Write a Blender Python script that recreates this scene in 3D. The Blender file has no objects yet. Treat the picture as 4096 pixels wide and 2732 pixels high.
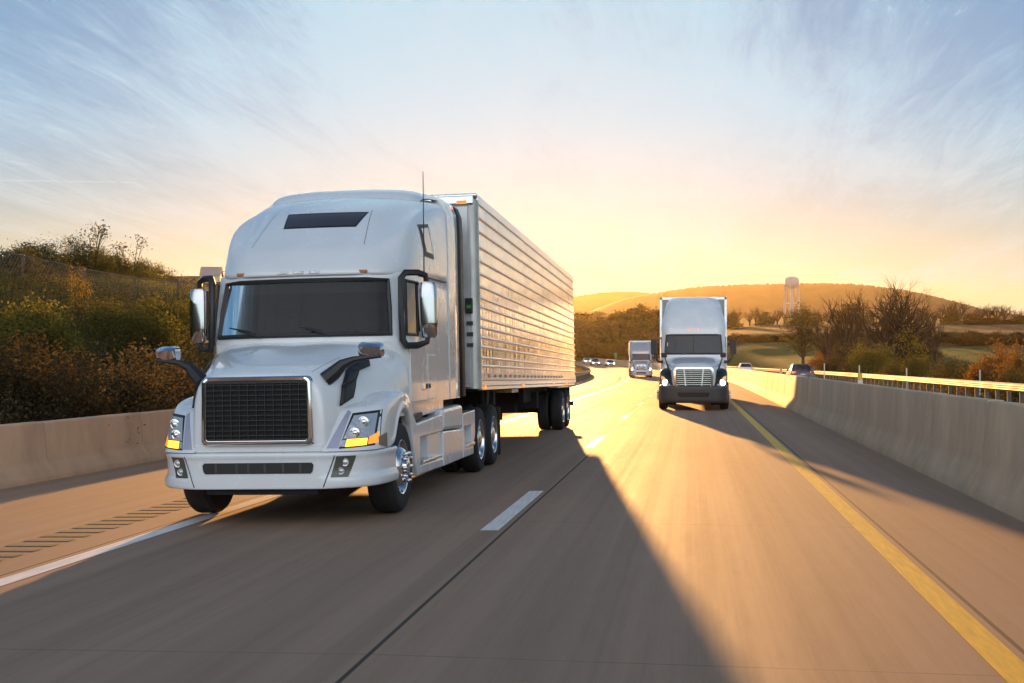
import bpy, bmesh, math, random
from mathutils import Vector, Matrix, noise as mnoise
R = math.radians
rnd = random.Random(7)
SC = bpy.context.scene
COL = SC.collection

# ------------------------------------------------------------------ helpers
class MB:
    """collects faces and links them as one mesh object"""
    def __init__(s):
        s.v = []; s.f = []; s.m = []; s.uv = []; s.mi = 0; s.useuv = False
    def face(s, pts, uv=None):
        b = len(s.v); s.v += [tuple(p) for p in pts]
        s.f.append(tuple(range(b, b + len(pts)))); s.m.append(s.mi)
    def grid(s, rows, cu=False, cv=False, uvs=None):
        nr, nc = len(rows), len(rows[0]); b = len(s.v)
        for r in rows: s.v += [tuple(p) for p in r]
        for i in range(nr if cv else nr - 1):
            for j in range(nc if cu else nc - 1):
                i2, j2 = (i + 1) % nr, (j + 1) % nc
                s.f.append((b + i*nc + j, b + i*nc + j2, b + i2*nc + j2, b + i2*nc + j)); s.m.append(s.mi)
        return b
    def cap(s, loop, flip=False):
        s.face(loop[::-1] if flip else loop)
    def box(s, x0, x1, y0, y1, z0, z1):
        b = len(s.v)
        s.v += [(x, y, z) for z in (z0, z1) for x, y in ((x0, y0), (x1, y0), (x1, y1), (x0, y1))]
        for q in ((3, 2, 1, 0), (4, 5, 6, 7), (0, 1, 5, 4), (1, 2, 6, 5), (2, 3, 7, 6), (3, 0, 4, 7)):
            s.f.append(tuple(b + i for i in q)); s.m.append(s.mi)
    def prism(s, pts, ax, a0, a1):
        """extrude a 2-D outline (the two axes that are not ax, in xyz order) from a0 to a1"""
        def P(p, a):
            q = list(p); q.insert(ax, a); return tuple(q)
        n = len(pts); b = len(s.v)
        s.v += [P(p, a0) for p in pts] + [P(p, a1) for p in pts]
        for i in range(n):
            j = (i + 1) % n
            s.f.append((b + i, b + j, b + n + j, b + n + i)); s.m.append(s.mi)
        s.f.append(tuple(b + i for i in range(n - 1, -1, -1))); s.m.append(s.mi)
        s.f.append(tuple(b + n + i for i in range(n))); s.m.append(s.mi)
    def tube(s, path, r, n=6, caps=True):
        P = [Vector(p) for p in path]; rr = r if isinstance(r, (list, tuple)) else [r]*len(P)
        up = Vector((0, 0, 1)); b = len(s.v); prev = None
        for i, p in enumerate(P):
            t = (P[min(i+1, len(P)-1)] - P[max(i-1, 0)]).normalized()
            a = t.cross(up) if abs(t.z) < .95 else t.cross(Vector((1, 0, 0)))
            if prev is not None:
                a2 = prev - t*prev.dot(t)
                if a2.length > 1e-6: a = a2
            a.normalize(); prev = a; c = t.cross(a)
            for k in range(n):
                w = 2*math.pi*k/n
                q = p + (a*math.cos(w) + c*math.sin(w))*rr[i]; s.v.append(q[:])
        for i in range(len(P)-1):
            for k in range(n):
                k2 = (k+1) % n
                s.f.append((b+i*n+k, b+i*n+k2, b+(i+1)*n+k2, b+(i+1)*n+k)); s.m.append(s.mi)
        if caps:
            s.f.append(tuple(b+k for k in range(n-1, -1, -1))); s.m.append(s.mi)
            e = b+(len(P)-1)*n
            s.f.append(tuple(e+k for k in range(n))); s.m.append(s.mi)
    def lathe(s, prof, o=(0, 0, 0), ax=0, n=24, closed=False):
        """prof: (radius, height along axis ax) pairs"""
        rows = []
        for r, h in prof:
            row = []
            for k in range(n):
                w = 2*math.pi*k/n; c, d = r*math.cos(w), r*math.sin(w)
                p = {0: (h, c, d), 1: (d, h, c), 2: (c, d, h)}[ax]
                row.append((p[0]+o[0], p[1]+o[1], p[2]+o[2]))
            rows.append(row)
        s.grid(rows, cu=True, cv=closed)
    def build(s, name, mats, parent=None, smooth=False, bevel=0, seg=2, sub=0, solid=0, mirror=False, angle=40, recalc=True, weld=False, offset=-1):
        me = bpy.data.meshes.new(name); me.from_pydata(s.v, [], s.f)
        if not isinstance(mats, (list, tuple)): mats = [mats]
        for m in mats: me.materials.append(m)
        for p, mi in zip(me.polygons, s.m): p.material_index = mi
        if recalc or weld:
            bm = bmesh.new(); bm.from_mesh(me)
            if weld: bmesh.ops.remove_doubles(bm, verts=bm.verts, dist=1e-4)
            if recalc: bmesh.ops.recalc_face_normals(bm, faces=bm.faces)
            bm.to_mesh(me); bm.free()
        if smooth:
            me.shade_smooth()
            if sub == 0: me.set_sharp_from_angle(angle=R(angle))
        me.update()
        o = bpy.data.objects.new(name, me); COL.objects.link(o)
        if parent is not None: o.parent = parent
        if mirror:
            md = o.modifiers.new('m', 'MIRROR'); md.use_axis = (True, False, False); md.merge_threshold = .002
        if sub:
            md = o.modifiers.new('s', 'SUBSURF'); md.levels = sub; md.render_levels = sub
        if solid:
            md = o.modifiers.new('t', 'SOLIDIFY'); md.thickness = solid; md.offset = offset
        if bevel:
            md = o.modifiers.new('b', 'BEVEL'); md.width = bevel; md.segments = seg; md.limit_method = 'ANGLE'; md.angle_limit = R(35)
        return o

def tag(o, label=None, cat=None, group=None, kind=None):
    if label: o['label'] = label
    if cat: o['category'] = cat
    if group: o['group'] = group
    if kind: o['kind'] = kind
    return o
def thing(name, loc, label, cat, group=None, rz=0):
    o = bpy.data.objects.new(name, None); COL.objects.link(o); o.empty_display_size = .2
    o.location = loc; o.rotation_euler = (0, 0, rz)
    return tag(o, label, cat, group)
def copy_tree(o, parent=None):
    c = o.copy(); COL.objects.link(c)
    if parent is not None: c.parent = parent
    for ch in list(o.children): copy_tree(ch, c)
    return c

# ------------------------------------------------------------------ materials
MATS = {}
def mat(name, col, rough=.5, metal=0., var=0., vscale=4., bump=0., bscale=40., coat=0., spec=.5, emit=None, es=0., stretch=None, col2=None, trans=0.):
    if name in MATS: return MATS[name]
    m = bpy.data.materials.new(name); m.use_nodes = True
    nt = m.node_tree; N = nt.nodes; L = nt.links; b = N['Principled BSDF']
    b.inputs['Base Color'].default_value = (*col, 1); b.inputs['Roughness'].default_value = rough
    b.inputs['Metallic'].default_value = metal; b.inputs['Coat Weight'].default_value = coat
    b.inputs['Specular IOR Level'].default_value = spec
    b.inputs['Coat Roughness'].default_value = .06
    if trans: b.inputs['Transmission Weight'].default_value = trans
    if emit: b.inputs['Emission Color'].default_value = (*emit, 1); b.inputs['Emission Strength'].default_value = es
    if var or bump:
        tc = N.new('ShaderNodeTexCoord'); mp = N.new('ShaderNodeMapping'); L.new(tc.outputs['Object'], mp.inputs[0])
        if stretch: mp.inputs['Scale'].default_value = stretch
    if var:
        nz = N.new('ShaderNodeTexNoise'); nz.inputs['Scale'].default_value = vscale; nz.inputs['Detail'].default_value = 6
        nz.inputs['Roughness'].default_value = .6
        L.new(mp.outputs[0], nz.inputs['Vector'])
        rp = N.new('ShaderNodeValToRGB'); rp.color_ramp.elements[0].position = .3; rp.color_ramp.elements[1].position = .72
        c2 = col2 if col2 else tuple(max(0, c*(1-var)) for c in col)
        rp.color_ramp.elements[0].color = (*c2, 1); rp.color_ramp.elements[1].color = (*[min(1, c*(1+var*.4)) for c in col], 1)
        L.new(nz.outputs['Fac'], rp.inputs[0]); L.new(rp.outputs[0], b.inputs['Base Color'])
        mr = N.new('ShaderNodeMapRange'); mr.inputs['To Min'].default_value = max(.02, rough*.8); mr.inputs['To Max'].default_value = min(1, rough*1.25)
        L.new(nz.outputs['Fac'], mr.inputs[0]); L.new(mr.outputs[0], b.inputs['Roughness'])
    if bump:
        nb = N.new('ShaderNodeTexNoise'); nb.inputs['Scale'].default_value = bscale; nb.inputs['Detail'].default_value = 4
        L.new(mp.outputs[0], nb.inputs['Vector'])
        bp = N.new('ShaderNodeBump'); bp.inputs['Strength'].default_value = bump; bp.inputs['Distance'].default_value = .02
        L.new(nb.outputs['Fac'], bp.inputs['Height']); L.new(bp.outputs[0], b.inputs['Normal'])
    MATS[name] = m
    return m
def leafmat(name, c1, c2, trans=.35):
    """leaf colour varies per leaf (random per island), some light passes through"""
    if name in MATS: return MATS[name]
    m = bpy.data.materials.new(name); m.use_nodes = True
    nt = m.node_tree; N = nt.nodes; L = nt.links; N.remove(N['Principled BSDF']); out = N['Material Output']
    ge = N.new('ShaderNodeNewGeometry'); rp = N.new('ShaderNodeValToRGB')
    rp.color_ramp.elements[0].color = (*c1, 1); rp.color_ramp.elements[1].color = (*c2, 1)
    oi = N.new('ShaderNodeObjectInfo'); ad = N.new('ShaderNodeMath'); ad.operation = 'MULTIPLY_ADD'; ad.inputs[1].default_value = .35; 
    L.new(oi.outputs['Random'], ad.inputs[0])
    sc = N.new('ShaderNodeMath'); sc.operation = 'MULTIPLY'; sc.inputs[1].default_value = .7
    L.new(ge.outputs['Random Per Island'], sc.inputs[0]); L.new(sc.outputs[0], ad.inputs[2])
    L.new(ad.outputs[0], rp.inputs[0])
    d = N.new('ShaderNodeBsdfDiffuse'); t = N.new('ShaderNodeBsdfTranslucent'); mx = N.new('ShaderNodeMixShader'); mx.inputs[0].default_value = trans
    L.new(rp.outputs[0], d.inputs[0]); L.new(rp.outputs[0], t.inputs[0]); L.new(d.outputs[0], mx.inputs[1]); L.new(t.outputs[0], mx.inputs[2])
    L.new(mx.outputs[0], out.inputs[0])
    MATS[name] = m
    return m
def glassmat(name, tint=(.55, .6, .58), refl=.35):
    m = bpy.data.materials.new(name); m.use_nodes = True
    nt = m.node_tree; N = nt.nodes; L = nt.links; N.remove(N['Principled BSDF']); out = N['Material Output']
    t = N.new('ShaderNodeBsdfTransparent'); t.inputs[0].default_value = (*tint, 1)
    g = N.new('ShaderNodeBsdfGlossy'); g.inputs['Roughness'].default_value = .03; g.inputs[0].default_value = (.95, .95, .95, 1)
    fr = N.new('ShaderNodeFresnel'); fr.inputs[0].default_value = 1.36
    mx = N.new('ShaderNodeMixShader'); L.new(fr.outputs[0], mx.inputs[0]); L.new(t.outputs[0], mx.inputs[1]); L.new(g.outputs[0], mx.inputs[2])
    L.new(mx.outputs[0], out.inputs[0]); MATS[name] = m
    return m

# ------------------------------------------------------------------ camera, sun, sky
cd = bpy.data.cameras.new('camera'); cam = bpy.data.objects.new('camera', cd); COL.objects.link(cam)
cd.sensor_width = 36; cd.lens = 43.506; cd.clip_start = .1; cd.clip_end = 20000
cam.location = (0, 0, 1.7); cam.rotation_euler = (R(90) + .016968, 0, .143432)
SC.camera = cam

SUN_AZ, SUN_EL = R(-7.2), R(4.9)          # azimuth from +Y towards +X
S = Vector((math.sin(SUN_AZ)*math.cos(SUN_EL), math.cos(SUN_AZ)*math.cos(SUN_EL), math.sin(SUN_EL)))
sl = bpy.data.lights.new('sun', 'SUN'); sl.energy = 5.0; sl.angle = R(.6); sl.color = (1, .49, .14)
so = bpy.data.objects.new('sun', sl); COL.objects.link(so); so.rotation_euler = S.to_track_quat('Z', 'Y').to_euler(); so.location = (0, 0, 60)

W = bpy.data.worlds.new('World'); SC.world = W; W.use_nodes = True
def build_world():
    nt = W.node_tree; N = nt.nodes; L = nt.links; bg = N['Background']; bg.inputs[1].default_value = .077
    sky = N.new('ShaderNodeTexSky'); sky.sky_type = 'NISHITA'; sky.sun_disc = False
    sky.sun_elevation = SUN_EL; sky.sun_rotation = SUN_AZ; sky.air_density = 1.0; sky.dust_density = .18; sky.ozone_density = 2.0
    tc = N.new('ShaderNodeTexCoord'); sep = N.new('ShaderNodeSeparateXYZ'); L.new(tc.outputs['Generated'], sep.inputs[0])
    def M(op, a, b=None, c=None, clamp=False):
        n = N.new('ShaderNodeMath'); n.operation = op; n.use_clamp = clamp
        for i, x in enumerate((a, b, c)):
            if x is None: continue
            if isinstance(x, (int, float)): n.inputs[i].default_value = x
            else: L.new(x, n.inputs[i])
        return n.outputs[0]
    def smooth(x, a, b):
        n = N.new('ShaderNodeMapRange'); n.interpolation_type = 'SMOOTHSTEP'; L.new(x, n.inputs[0]); n.inputs[1].default_value = a; n.inputs[2].default_value = b
        return n.outputs[0]
    X, Y, Z = sep.outputs
    # the cloud deck: a flat layer overhead seen in perspective
    zz = M('ADD', M('MAXIMUM', Z, 0), .06)
    px = M('DIVIDE', X, zz); py = M('DIVIDE', Y, zz)
    cmb = N.new('ShaderNodeCombineXYZ'); L.new(px, cmb.inputs[0]); L.new(py, cmb.inputs[1])
    def nz(scale, rot, st, detail=8, rough=.62, dist=.0, loc=(0, 0, 0)):
        mp = N.new('ShaderNodeMapping'); mp.inputs['Rotation'].default_value = (0, 0, R(rot)); mp.inputs['Scale'].default_value = st; mp.inputs['Location'].default_value = loc
        L.new(cmb.outputs[0], mp.inputs[0])
        n = N.new('ShaderNodeTexNoise'); n.inputs['Scale'].default_value = scale; n.inputs['Detail'].default_value = detail
        n.inputs['Roughness'].default_value = rough; n.inputs['Distortion'].default_value = dist
        L.new(mp.outputs[0], n.inputs['Vector']); return n.outputs['Fac']
    big = nz(.42, 20, (1, .8, 1), 3, .5, .3, (3.1, 1.7, 0))
    wisp = nz(1.1, CLOUD_ROT, (3.0, .55, 1), 10, .66, .9, (1.3, 4.2, 0))
    fine = nz(2.6, CLOUD_ROT+14, (4.2, .7, 1), 12, .70, 2.2, (7.7, .4, 0))
    cl = M('ADD', M('MULTIPLY', big, .55), M('ADD', M('MULTIPLY', wisp, .45), M('MULTIPLY', fine, .22)))
    # the bright veil stands above the sun and thins towards the right and left edges
    az = M('ARCTAN2', X, Y)
    veil = M('MULTIPLY', smooth(M('ABSOLUTE', M('ADD', az, .13)), .40, .04), smooth(Z, .02, .22))
    cover = M('ADD', M('ADD', cl, M('MULTIPLY', veil, .27)), M('MULTIPLY', smooth(Y, 0, -.5), .18))  # last term adds unseen cloud behind the camera as fill
    # cloud is taken out of the unseen zenith to weaken fill on the road
    mask = M('MULTIPLY', M('MULTIPLY', smooth(cover, .54, .80), .90), smooth(Z, .95, .48))
    streak = smooth(M('ADD', M('MULTIPLY', wisp, .55), M('MULTIPLY', fine, .45)), .545, .61)
    mask = M('MAXIMUM', mask, M('MULTIPLY', M('MULTIPLY', streak, smooth(Z, .03, .12)), M('MULTIPLY', smooth(Z, .95, .48), .82)))
    # contrails: thin straight lines in the same layer
    def trail(x0, y0, x1, y1, w):
        dx, dy = x1-x0, y1-y0; ln = math.hypot(dx, dy); ux, uy = dx/ln, dy/ln
        t = M('ADD', M('MULTIPLY', M('SUBTRACT', px, x0), ux), M('MULTIPLY', M('SUBTRACT', py, y0), uy))
        d = M('ABSOLUTE', M('ADD', M('MULTIPLY', M('SUBTRACT', px, x0), -uy), M('MULTIPLY', M('SUBTRACT', py, y0), ux)))
        e = M('MULTIPLY', smooth(t, 0, ln*.25), smooth(t, ln, ln*.8))
        return M('MULTIPLY', M('MULTIPLY', smooth(d, w, w*.15), e), smooth(fine, .25, .6))
    tr = None
    for a in TRAILS:
        q = trail(*a); tr = q if tr is None else M('MAXIMUM', tr, q)
    mask2 = M('MAXIMUM', mask, M('MULTIPLY', tr, .75))
    # sky colours: the Nishita sky, lifted by thin high haze that scatters all round
    sc = N.new('ShaderNodeMix'); sc.data_type = 'RGBA'; sc.blend_type = 'ADD'; sc.inputs[0].default_value = 1
    ssx = N.new('ShaderNodeSeparateColor'); L.new(sky.outputs[0], ssx.inputs[0]); scx = N.new('ShaderNodeCombineColor')
    up = smooth(Z, .02, .20)
    for i, (k_, k0) in enumerate(zip(SKY_TINT, SKY_TINT_LOW)):
        L.new(M('MULTIPLY', M('DIVIDE', ssx.outputs[i], M('ADD', 1.0, M('MULTIPLY', ssx.outputs[i], SKY_SOFT))), M('ADD', k0, M('MULTIPLY', up, k_-k0))), scx.inputs[i])
    L.new(scx.outputs[0], sc.inputs[6]); sc.inputs[7].default_value = SKY_ADD
    # clouds: lit by the low sun, warmer near the horizon, brighter round the sun
    dt = N.new('ShaderNodeVectorMath'); dt.operation = 'DOT_PRODUCT'; L.new(tc.outputs['Generated'], dt.inputs[0]); dt.inputs[1].default_value = S[:]
    near = smooth(dt.outputs['Value'], .80, 1.0)
    warm = N.new('ShaderNodeMix'); warm.data_type = 'RGBA'; L.new(smooth(Z, .05, .22), warm.inputs[0])
    nc = N.new('ShaderNodeMix'); nc.data_type = 'RGBA'; L.new(near, nc.inputs[0]); nc.inputs[6].default_value = CLOUD_HIGH; nc.inputs[7].default_value = CLOUD_NEAR
    ec = N.new('ShaderNodeMix'); ec.data_type = 'RGBA'; L.new(smooth(dt.outputs['Value'], .2, -.6), ec.inputs[0]); L.new(nc.outputs[2], ec.inputs[6]); ec.inputs[7].default_value = FILL_CLOUD_COL
    warm.inputs[6].default_value = CLOUD_LOW; L.new(ec.outputs[2], warm.inputs[7])
    # unseen cloud behind the camera is brightened to fill the truck front
    gain = M('ADD', M('ADD', 1.0, M('MULTIPLY', near, CLOUD_SUN)), M('MULTIPLY', smooth(dt.outputs['Value'], -.15, -.85), FILL_CLOUD_GAIN))
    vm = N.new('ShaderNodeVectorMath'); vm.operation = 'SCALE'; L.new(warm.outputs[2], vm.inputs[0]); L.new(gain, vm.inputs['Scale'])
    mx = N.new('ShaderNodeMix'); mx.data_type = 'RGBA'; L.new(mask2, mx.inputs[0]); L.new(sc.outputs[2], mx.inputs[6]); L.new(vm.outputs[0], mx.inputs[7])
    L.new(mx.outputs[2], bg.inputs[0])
# values are for a background strength of .1 and the exposure below
CLOUD_ROT = -35
SKY_ADD = (.10, .12, .15, 1); SKY_SOFT = .24; SKY_TINT = (.50, .93, 1.36); SKY_TINT_LOW = (1.02, 1.04, .86)
CLOUD_LOW = (2.35, 2.8, 2.8, 1); CLOUD_HIGH = (2.45, 3.45, 3.95, 1); CLOUD_NEAR = (1.65, 3.05, 3.9, 1); FILL_CLOUD_COL = (2.7, 2.9, 3.15, 1); CLOUD_SUN = .0; FILL_CLOUD_GAIN = 2.0
TRAILS = [(-3.4, 4.1, -1.9, 4.6, .03), (-1.5, 3.3, -1.05, 4.2, .02), (-1.0, 1.62, -.42, 2.0, .05), (-4.0, 5.6, -2.6, 6.2, .03)]
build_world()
SC.view_settings.view_transform = 'Standard'; SC.view_settings.look = 'None'; SC.view_settings.gamma = 1
SC.view_settings.exposure = 1.58
SC.cycles.max_bounces = 6; SC.cycles.diffuse_bounces = 3; SC.cycles.glossy_bounces = 3; SC.cycles.transparent_max_bounces = 12
SC.cycles.volume_bounces = 0; SC.cycles.use_denoising = True
SC.cycles.sample_clamp_indirect = 4.0

# ------------------------------------------------------------------ lie of the land
def off(y):                                     # the motorway bends left after 85 m
    if y < 85: return 0.
    if y < 420: return -(y-85)**2/2000
    return -(335**2)/2000 - (y-420)*.335
def rz(y):                                      # and climbs gently after 130 m
    if y < 130: return 0.
    if y < 280: return ((y-130)/150)**2
    return 1 + .0133*(y-280)
def cs(s):                                      # cross-fall of the right lane and shoulder
    return .02*(s+1.85) if s < -1.85 else .13 if s > 4.05 else 0.
def ss(x, a, b):
    t = max(0., min(1., (x-a)/(b-a))); return t*t*(3-2*t)
def lerp(t, pts):
    if t <= pts[0][0]: return pts[0][1]
    for (a, va), (b, vb) in zip(pts, pts[1:]):
        if t <= b: return va + (vb-va)*(t-a)/(b-a)
    return pts[-1][1]
RIGHT_RISE = [(0, -.6), (120, -.6), (150, -.2), (200, 1.6), (250, 4.4), (285, 6.0), (330, 9.5), (400, 13), (450, 15.2), (520, 15.0), (700, 22), (1000, 36), (1400, 40), (2600, 42), (6000, 42)]
MID_RISE = [(0, -.6), (120, -.5), (300, 1.2), (500, 7), (900, 22), (1500, 34), (2600, 38), (6000, 38)]
def land(x, y):
    s = x - off(y); base = rz(y)
    if s > 12:                                  # right of the motorway
        d = y if y > 0 else 0
        w = ss(x/max(y, 1), -.03, .05)
        h = w*lerp(d, RIGHT_RISE) + (1-w)*lerp(d, MID_RISE)
        h += .5*mnoise.noise((x*.03, y*.03, 5)) * ss(d, 100, 300) * 2
        t = ss(s, 12, 24)
        return (base-.45)*(1-t) + max(h, base-1.2 if y < 420 else h)*t
    if s > -10.9: return base - .45
    # left bank: a steep weedy slope up to a fence line, then fields rising gently behind
    u = -10.9 - s
    far = ss(y, 105, 150)
    crest = 5.6*(1-far) + 2.0*far
    w = 15.0
    h = base - .35 + crest*(ss(u, -2, w)*.5 + min(1, u/w)*.5) if u < w else base - .35 + crest
    if u >= w:
        h += .0735*max(0, min(y, 500)-70)*ss(u, w, w+55)*(1) + .012*(u-w)*ss(y, 60, 200)
    h += (.35*mnoise.noise((x*.12, y*.12, 1)) + .15*mnoise.noise((x*.4, y*.4, 2)))*min(1, u/6)
    return h
def steps(pairs):
    out = []
    for a, b, st in pairs:
        n = int(round((b-a)/st)); out += [a+(b-a)*i/n for i in range(n)]
    return out + [pairs[-1][1]]
def build_land():
    xs = steps([(-5200, -1000, 300), (-1000, -300, 50), (-300, -120, 12), (-120, -44, 4), (-44, 40, 1.4), (40, 120, 4), (120, 300, 12), (300, 1000, 50), (1000, 5200, 300)])
    ys = steps([(-600, -100, 50), (-100, 0, 8), (0, 130, 2), (130, 420, 4), (420, 700, 14), (700, 1400, 50), (1400, 5200, 300)])
    m = MB(); m.grid([[(x, y, land(x, y)) for x in xs] for y in ys])
    o = m.build('ground', land_mat(), smooth=True, angle=180); tag(o, kind='structure')
def ramp(N, L, src, stops, interp='LINEAR'):
    rp = N.new('ShaderNodeValToRGB'); cr = rp.color_ramp; cr.interpolation = interp
    while len(cr.elements) > 1: cr.elements.remove(cr.elements[-1])
    cr.elements[0].position = stops[0][0]; cr.elements[0].color = (*stops[0][1], 1)
    for p, c in stops[1:]:
        e = cr.elements.new(p); e.color = (*c, 1)
    L.new(src, rp.inputs[0]); return rp.outputs[0]
def land_mat():
    m = bpy.data.materials.new('grassland'); m.use_nodes = True
    nt = m.node_tree; N = nt.nodes; L = nt.links; b = N['Principled BSDF']; b.inputs['Roughness'].default_value = .95; b.inputs['Specular IOR Level'].default_value = .1
    tc = N.new('ShaderNodeTexCoord'); 
    def nz(s, d=8, r=.65):
        n = N.new('ShaderNodeTexNoise'); n.inputs['Scale'].default_value = s; n.inputs['Detail'].default_value = d; n.inputs['Roughness'].default_value = r
        L.new(tc.outputs['Object'], n.inputs['Vector']); return n.outputs['Fac']
    a = ramp(N, L, nz(.35), [(.3, (.035, .03, .015)), (.5, (.06, .05, .022)), (.62, (.075, .085, .025)), (.75, (.10, .085, .035))])
    # fields by distance: mown green slope, dry brown stubble above it
    sep = N.new('ShaderNodeSeparateXYZ'); L.new(tc.outputs['Object'], sep.inputs[0])
    wob = N.new('ShaderNodeMath'); wob.operation = 'MULTIPLY_ADD'; wob.inputs[1].default_value = 26; L.new(nz(.02, 3), wob.inputs[0]); L.new(sep.outputs['Y'], wob.inputs[2])
    mr = N.new('ShaderNodeMapRange'); mr.inputs[1].default_value = 0; mr.inputs[2].default_value = 1000; L.new(wob.outputs[0], mr.inputs[0])
    fld = ramp(N, L, mr.outputs[0], [(0, (.06, .05, .022)), (.165, (.05, .048, .02)), (.175, (.055, .095, .022)), (.285, (.05, .09, .022)), (.29, (.035, .028, .016)), (.335, (.04, .032, .018)), (.345, (.15, .10, .05)), (.46, (.13, .09, .045)), (.48, (.05, .045, .02)), (1, (.05, .045, .02))])
    mx = N.new('ShaderNodeMix'); mx.data_type = 'RGBA'; mxf = N.new('ShaderNodeMath'); mxf.operation = 'GREATER_THAN'; mxf.inputs[1].default_value = 13
    xo = N.new('ShaderNodeMath'); xo.operation = 'MULTIPLY_ADD'; xo.inputs[1].default_value = .12; L.new(sep.outputs['Y'], xo.inputs[0]); L.new(sep.outputs['X'], xo.inputs[2])
    L.new(xo.outputs[0], mxf.inputs[0]); L.new(mxf.outputs[0], mx.inputs[0]); L.new(a, mx.inputs[6])
    fm = N.new('ShaderNodeMix'); fm.data_type = 'RGBA'; fm.blend_type = 'MULTIPLY'; fm.inputs[0].default_value = .7; L.new(fld, fm.inputs[6])
    L.new(ramp(N, L, nz(.5), [(.3, (.6, .6, .6)), (.7, (1.3, 1.25, 1.2))]), fm.inputs[7]); L.new(fm.outputs[2], mx.inputs[7])
    L.new(mx.outputs[2], b.inputs['Base Color'])
    bp = N.new('ShaderNodeBump'); bp.inputs['Strength'].default_value = .8; bp.inputs['Distance'].default_value = .3; L.new(nz(2.5), bp.inputs['Height']); L.new(bp.outputs[0], b.inputs['Normal'])
    return m
build_land()

# ------------------------------------------------------------------ roads, markings (sheets 4 mm apart)
def rp(s, y, dz=0.): return (s + off(y), y, rz(y) + cs(s) + dz)
def ysteps(a, b):
    out = [a]
    while out[-1] < b - .01:
        y = out[-1]; out.append(min(b, y + (4 if y < 80 else 2.5 if y < 400 else 10)))
    return out
def strip(name, s0, s1, y0, y1, dz, m, mid=()):
    g = MB(); ss_ = [s0, *mid, s1]
    ys = ysteps(y0, y1); g.grid([[rp(s, y, dz) for s in ss_] for y in ys])
    o = g.build(name, m, smooth=True, angle=180)
    uv = o.data.uv_layers.new(name='UV')
    n = len(ss_)
    for lp in o.data.loops:
        i = lp.vertex_index; uv.data[lp.index].uv = (ss_[i % n], ys[i // n])
    return tag(o, kind='structure')
def road_mat(name, col, lanes, rough=.78, dark=.55):
    m = bpy.data.materials.new(name); m.use_nodes = True
    nt = m.node_tree; N = nt.nodes; L = nt.links; b = N['Principled BSDF']
    uv = N.new('ShaderNodeUVMap'); sep = N.new('ShaderNodeSeparateXYZ'); L.new(uv.outputs[0], sep.inputs[0])
    def M(op, a, b_=None, c=None):
        n = N.new('ShaderNodeMath'); n.operation = op
        for i, x in enumerate((a, b_, c)):
            if x is None: continue
            if isinstance(x, (int, float)): n.inputs[i].default_value = x
            else: L.new(x, n.inputs[i])
        return n.outputs[0]
    def nz(sx, sy, d=6, r=.6):
        mp = N.new('ShaderNodeMapping'); mp.inputs['Scale'].default_value = (sx, sy, 1); L.new(uv.outputs[0], mp.inputs[0])
        n = N.new('ShaderNodeTexNoise'); n.inputs['Scale'].default_value = 1; n.inputs['Detail'].default_value = d; n.inputs['Roughness'].default_value = r
        L.new(mp.outputs[0], n.inputs['Vector']); return n.outputs['Fac']
    U, V = sep.outputs[0], sep.outputs[1]
    # tyre polish streaks along the lane, broad mottling, fine grain
    v = M('ADD', M('MULTIPLY', nz(3.2, .012, 8, .7), .55), M('ADD', M('MULTIPLY', nz(.5, .09, 4), .30), M('MULTIPLY', nz(14, 1.6, 5, .7), .15)))
    base = ramp(N, L, v, [(.30, tuple(c*.70 for c in col)), (.5, col), (.70, tuple(c*1.22 for c in col))])
    f = None
    def line(x, pos, w):                    # a soft dark line of half width w where x is near pos
        n = N.new('ShaderNodeMapRange'); L.new(M('ABSOLUTE', M('SUBTRACT', x, pos)), n.inputs[0]); n.inputs[1].default_value = w; n.inputs[2].default_value = w*1.5; n.inputs[3].default_value = 1; n.inputs[4].default_value = 0
        return n.outputs[0]
    for pos, w, k in lanes:
        q = M('MULTIPLY', line(U, pos, w), k); f = q if f is None else M('MAXIMUM', f, q)
    md = M('FRACT', M('DIVIDE', M('ADD', V, 2.1), 6.1))
    q = M('MULTIPLY', line(md, .5, .0013), .30); f = M('MAXIMUM', f, q)
    mx = N.new('ShaderNodeMix'); mx.data_type = 'RGBA'; L.new(f, mx.inputs[0]); L.new(base, mx.inputs[6]); mx.inputs[7].default_value = (.035, .03, .026, 1)
    L.new(mx.outputs[2], b.inputs['Base Color'])
    rr = N.new('ShaderNodeMapRange'); L.new(v, rr.inputs[0]); rr.inputs[1].default_value = .3; rr.inputs[2].default_value = .7; rr.inputs[3].default_value = rough*1.2; rr.inputs[4].default_value = rough*.85
    L.new(rr.outputs[0], b.inputs['Roughness']); b.inputs['Specular IOR Level'].default_value = .12
    bp = N.new('ShaderNodeBump'); bp.inputs['Strength'].default_value = .10; bp.inputs['Distance'].default_value = .008
    L.new(nz(60, 18, 3, .7), bp.inputs['Height']); L.new(bp.outputs[0], b.inputs['Normal'])
    return m
CONC = (.305, .205, .142)
M_road = road_mat('worn_concrete', CONC, [(-1.86, .012, .9), (-2.03, .08, .13), (1.93, .014, .8), (-5.70, .012, .8), (-4.6, .28, .10), (-2.75, .28, .09), (-.95, .28, .09), (.85, .28, .10)])
M_road2 = road_mat('pale_concrete', (.30, .26, .22), [(8.2, .012, .8)])
strip('road', -10.1, 3.75, -120, 640, 0, M_road, mid=(-5.6, -1.85, 1.9))
strip('opposite_road', 4.12, 12.1, -120, 640, 0, M_road2, mid=(8.2,))
def paint(name, col, wear=.35):
    m = mat(name, col, .6, var=wear, vscale=9, stretch=(3, .25, 1), spec=.2); return m
M_white = paint('white_road_paint', (.78, .75, .71), .25); M_yel = paint('yellow_road_paint', (.74, .44, .045), .25); M_dashw = paint('dash_paint', (.74, .70, .66), .25)
strip('edge_line', -5.60, -5.40, -60, 520, .004, M_white)
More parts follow.
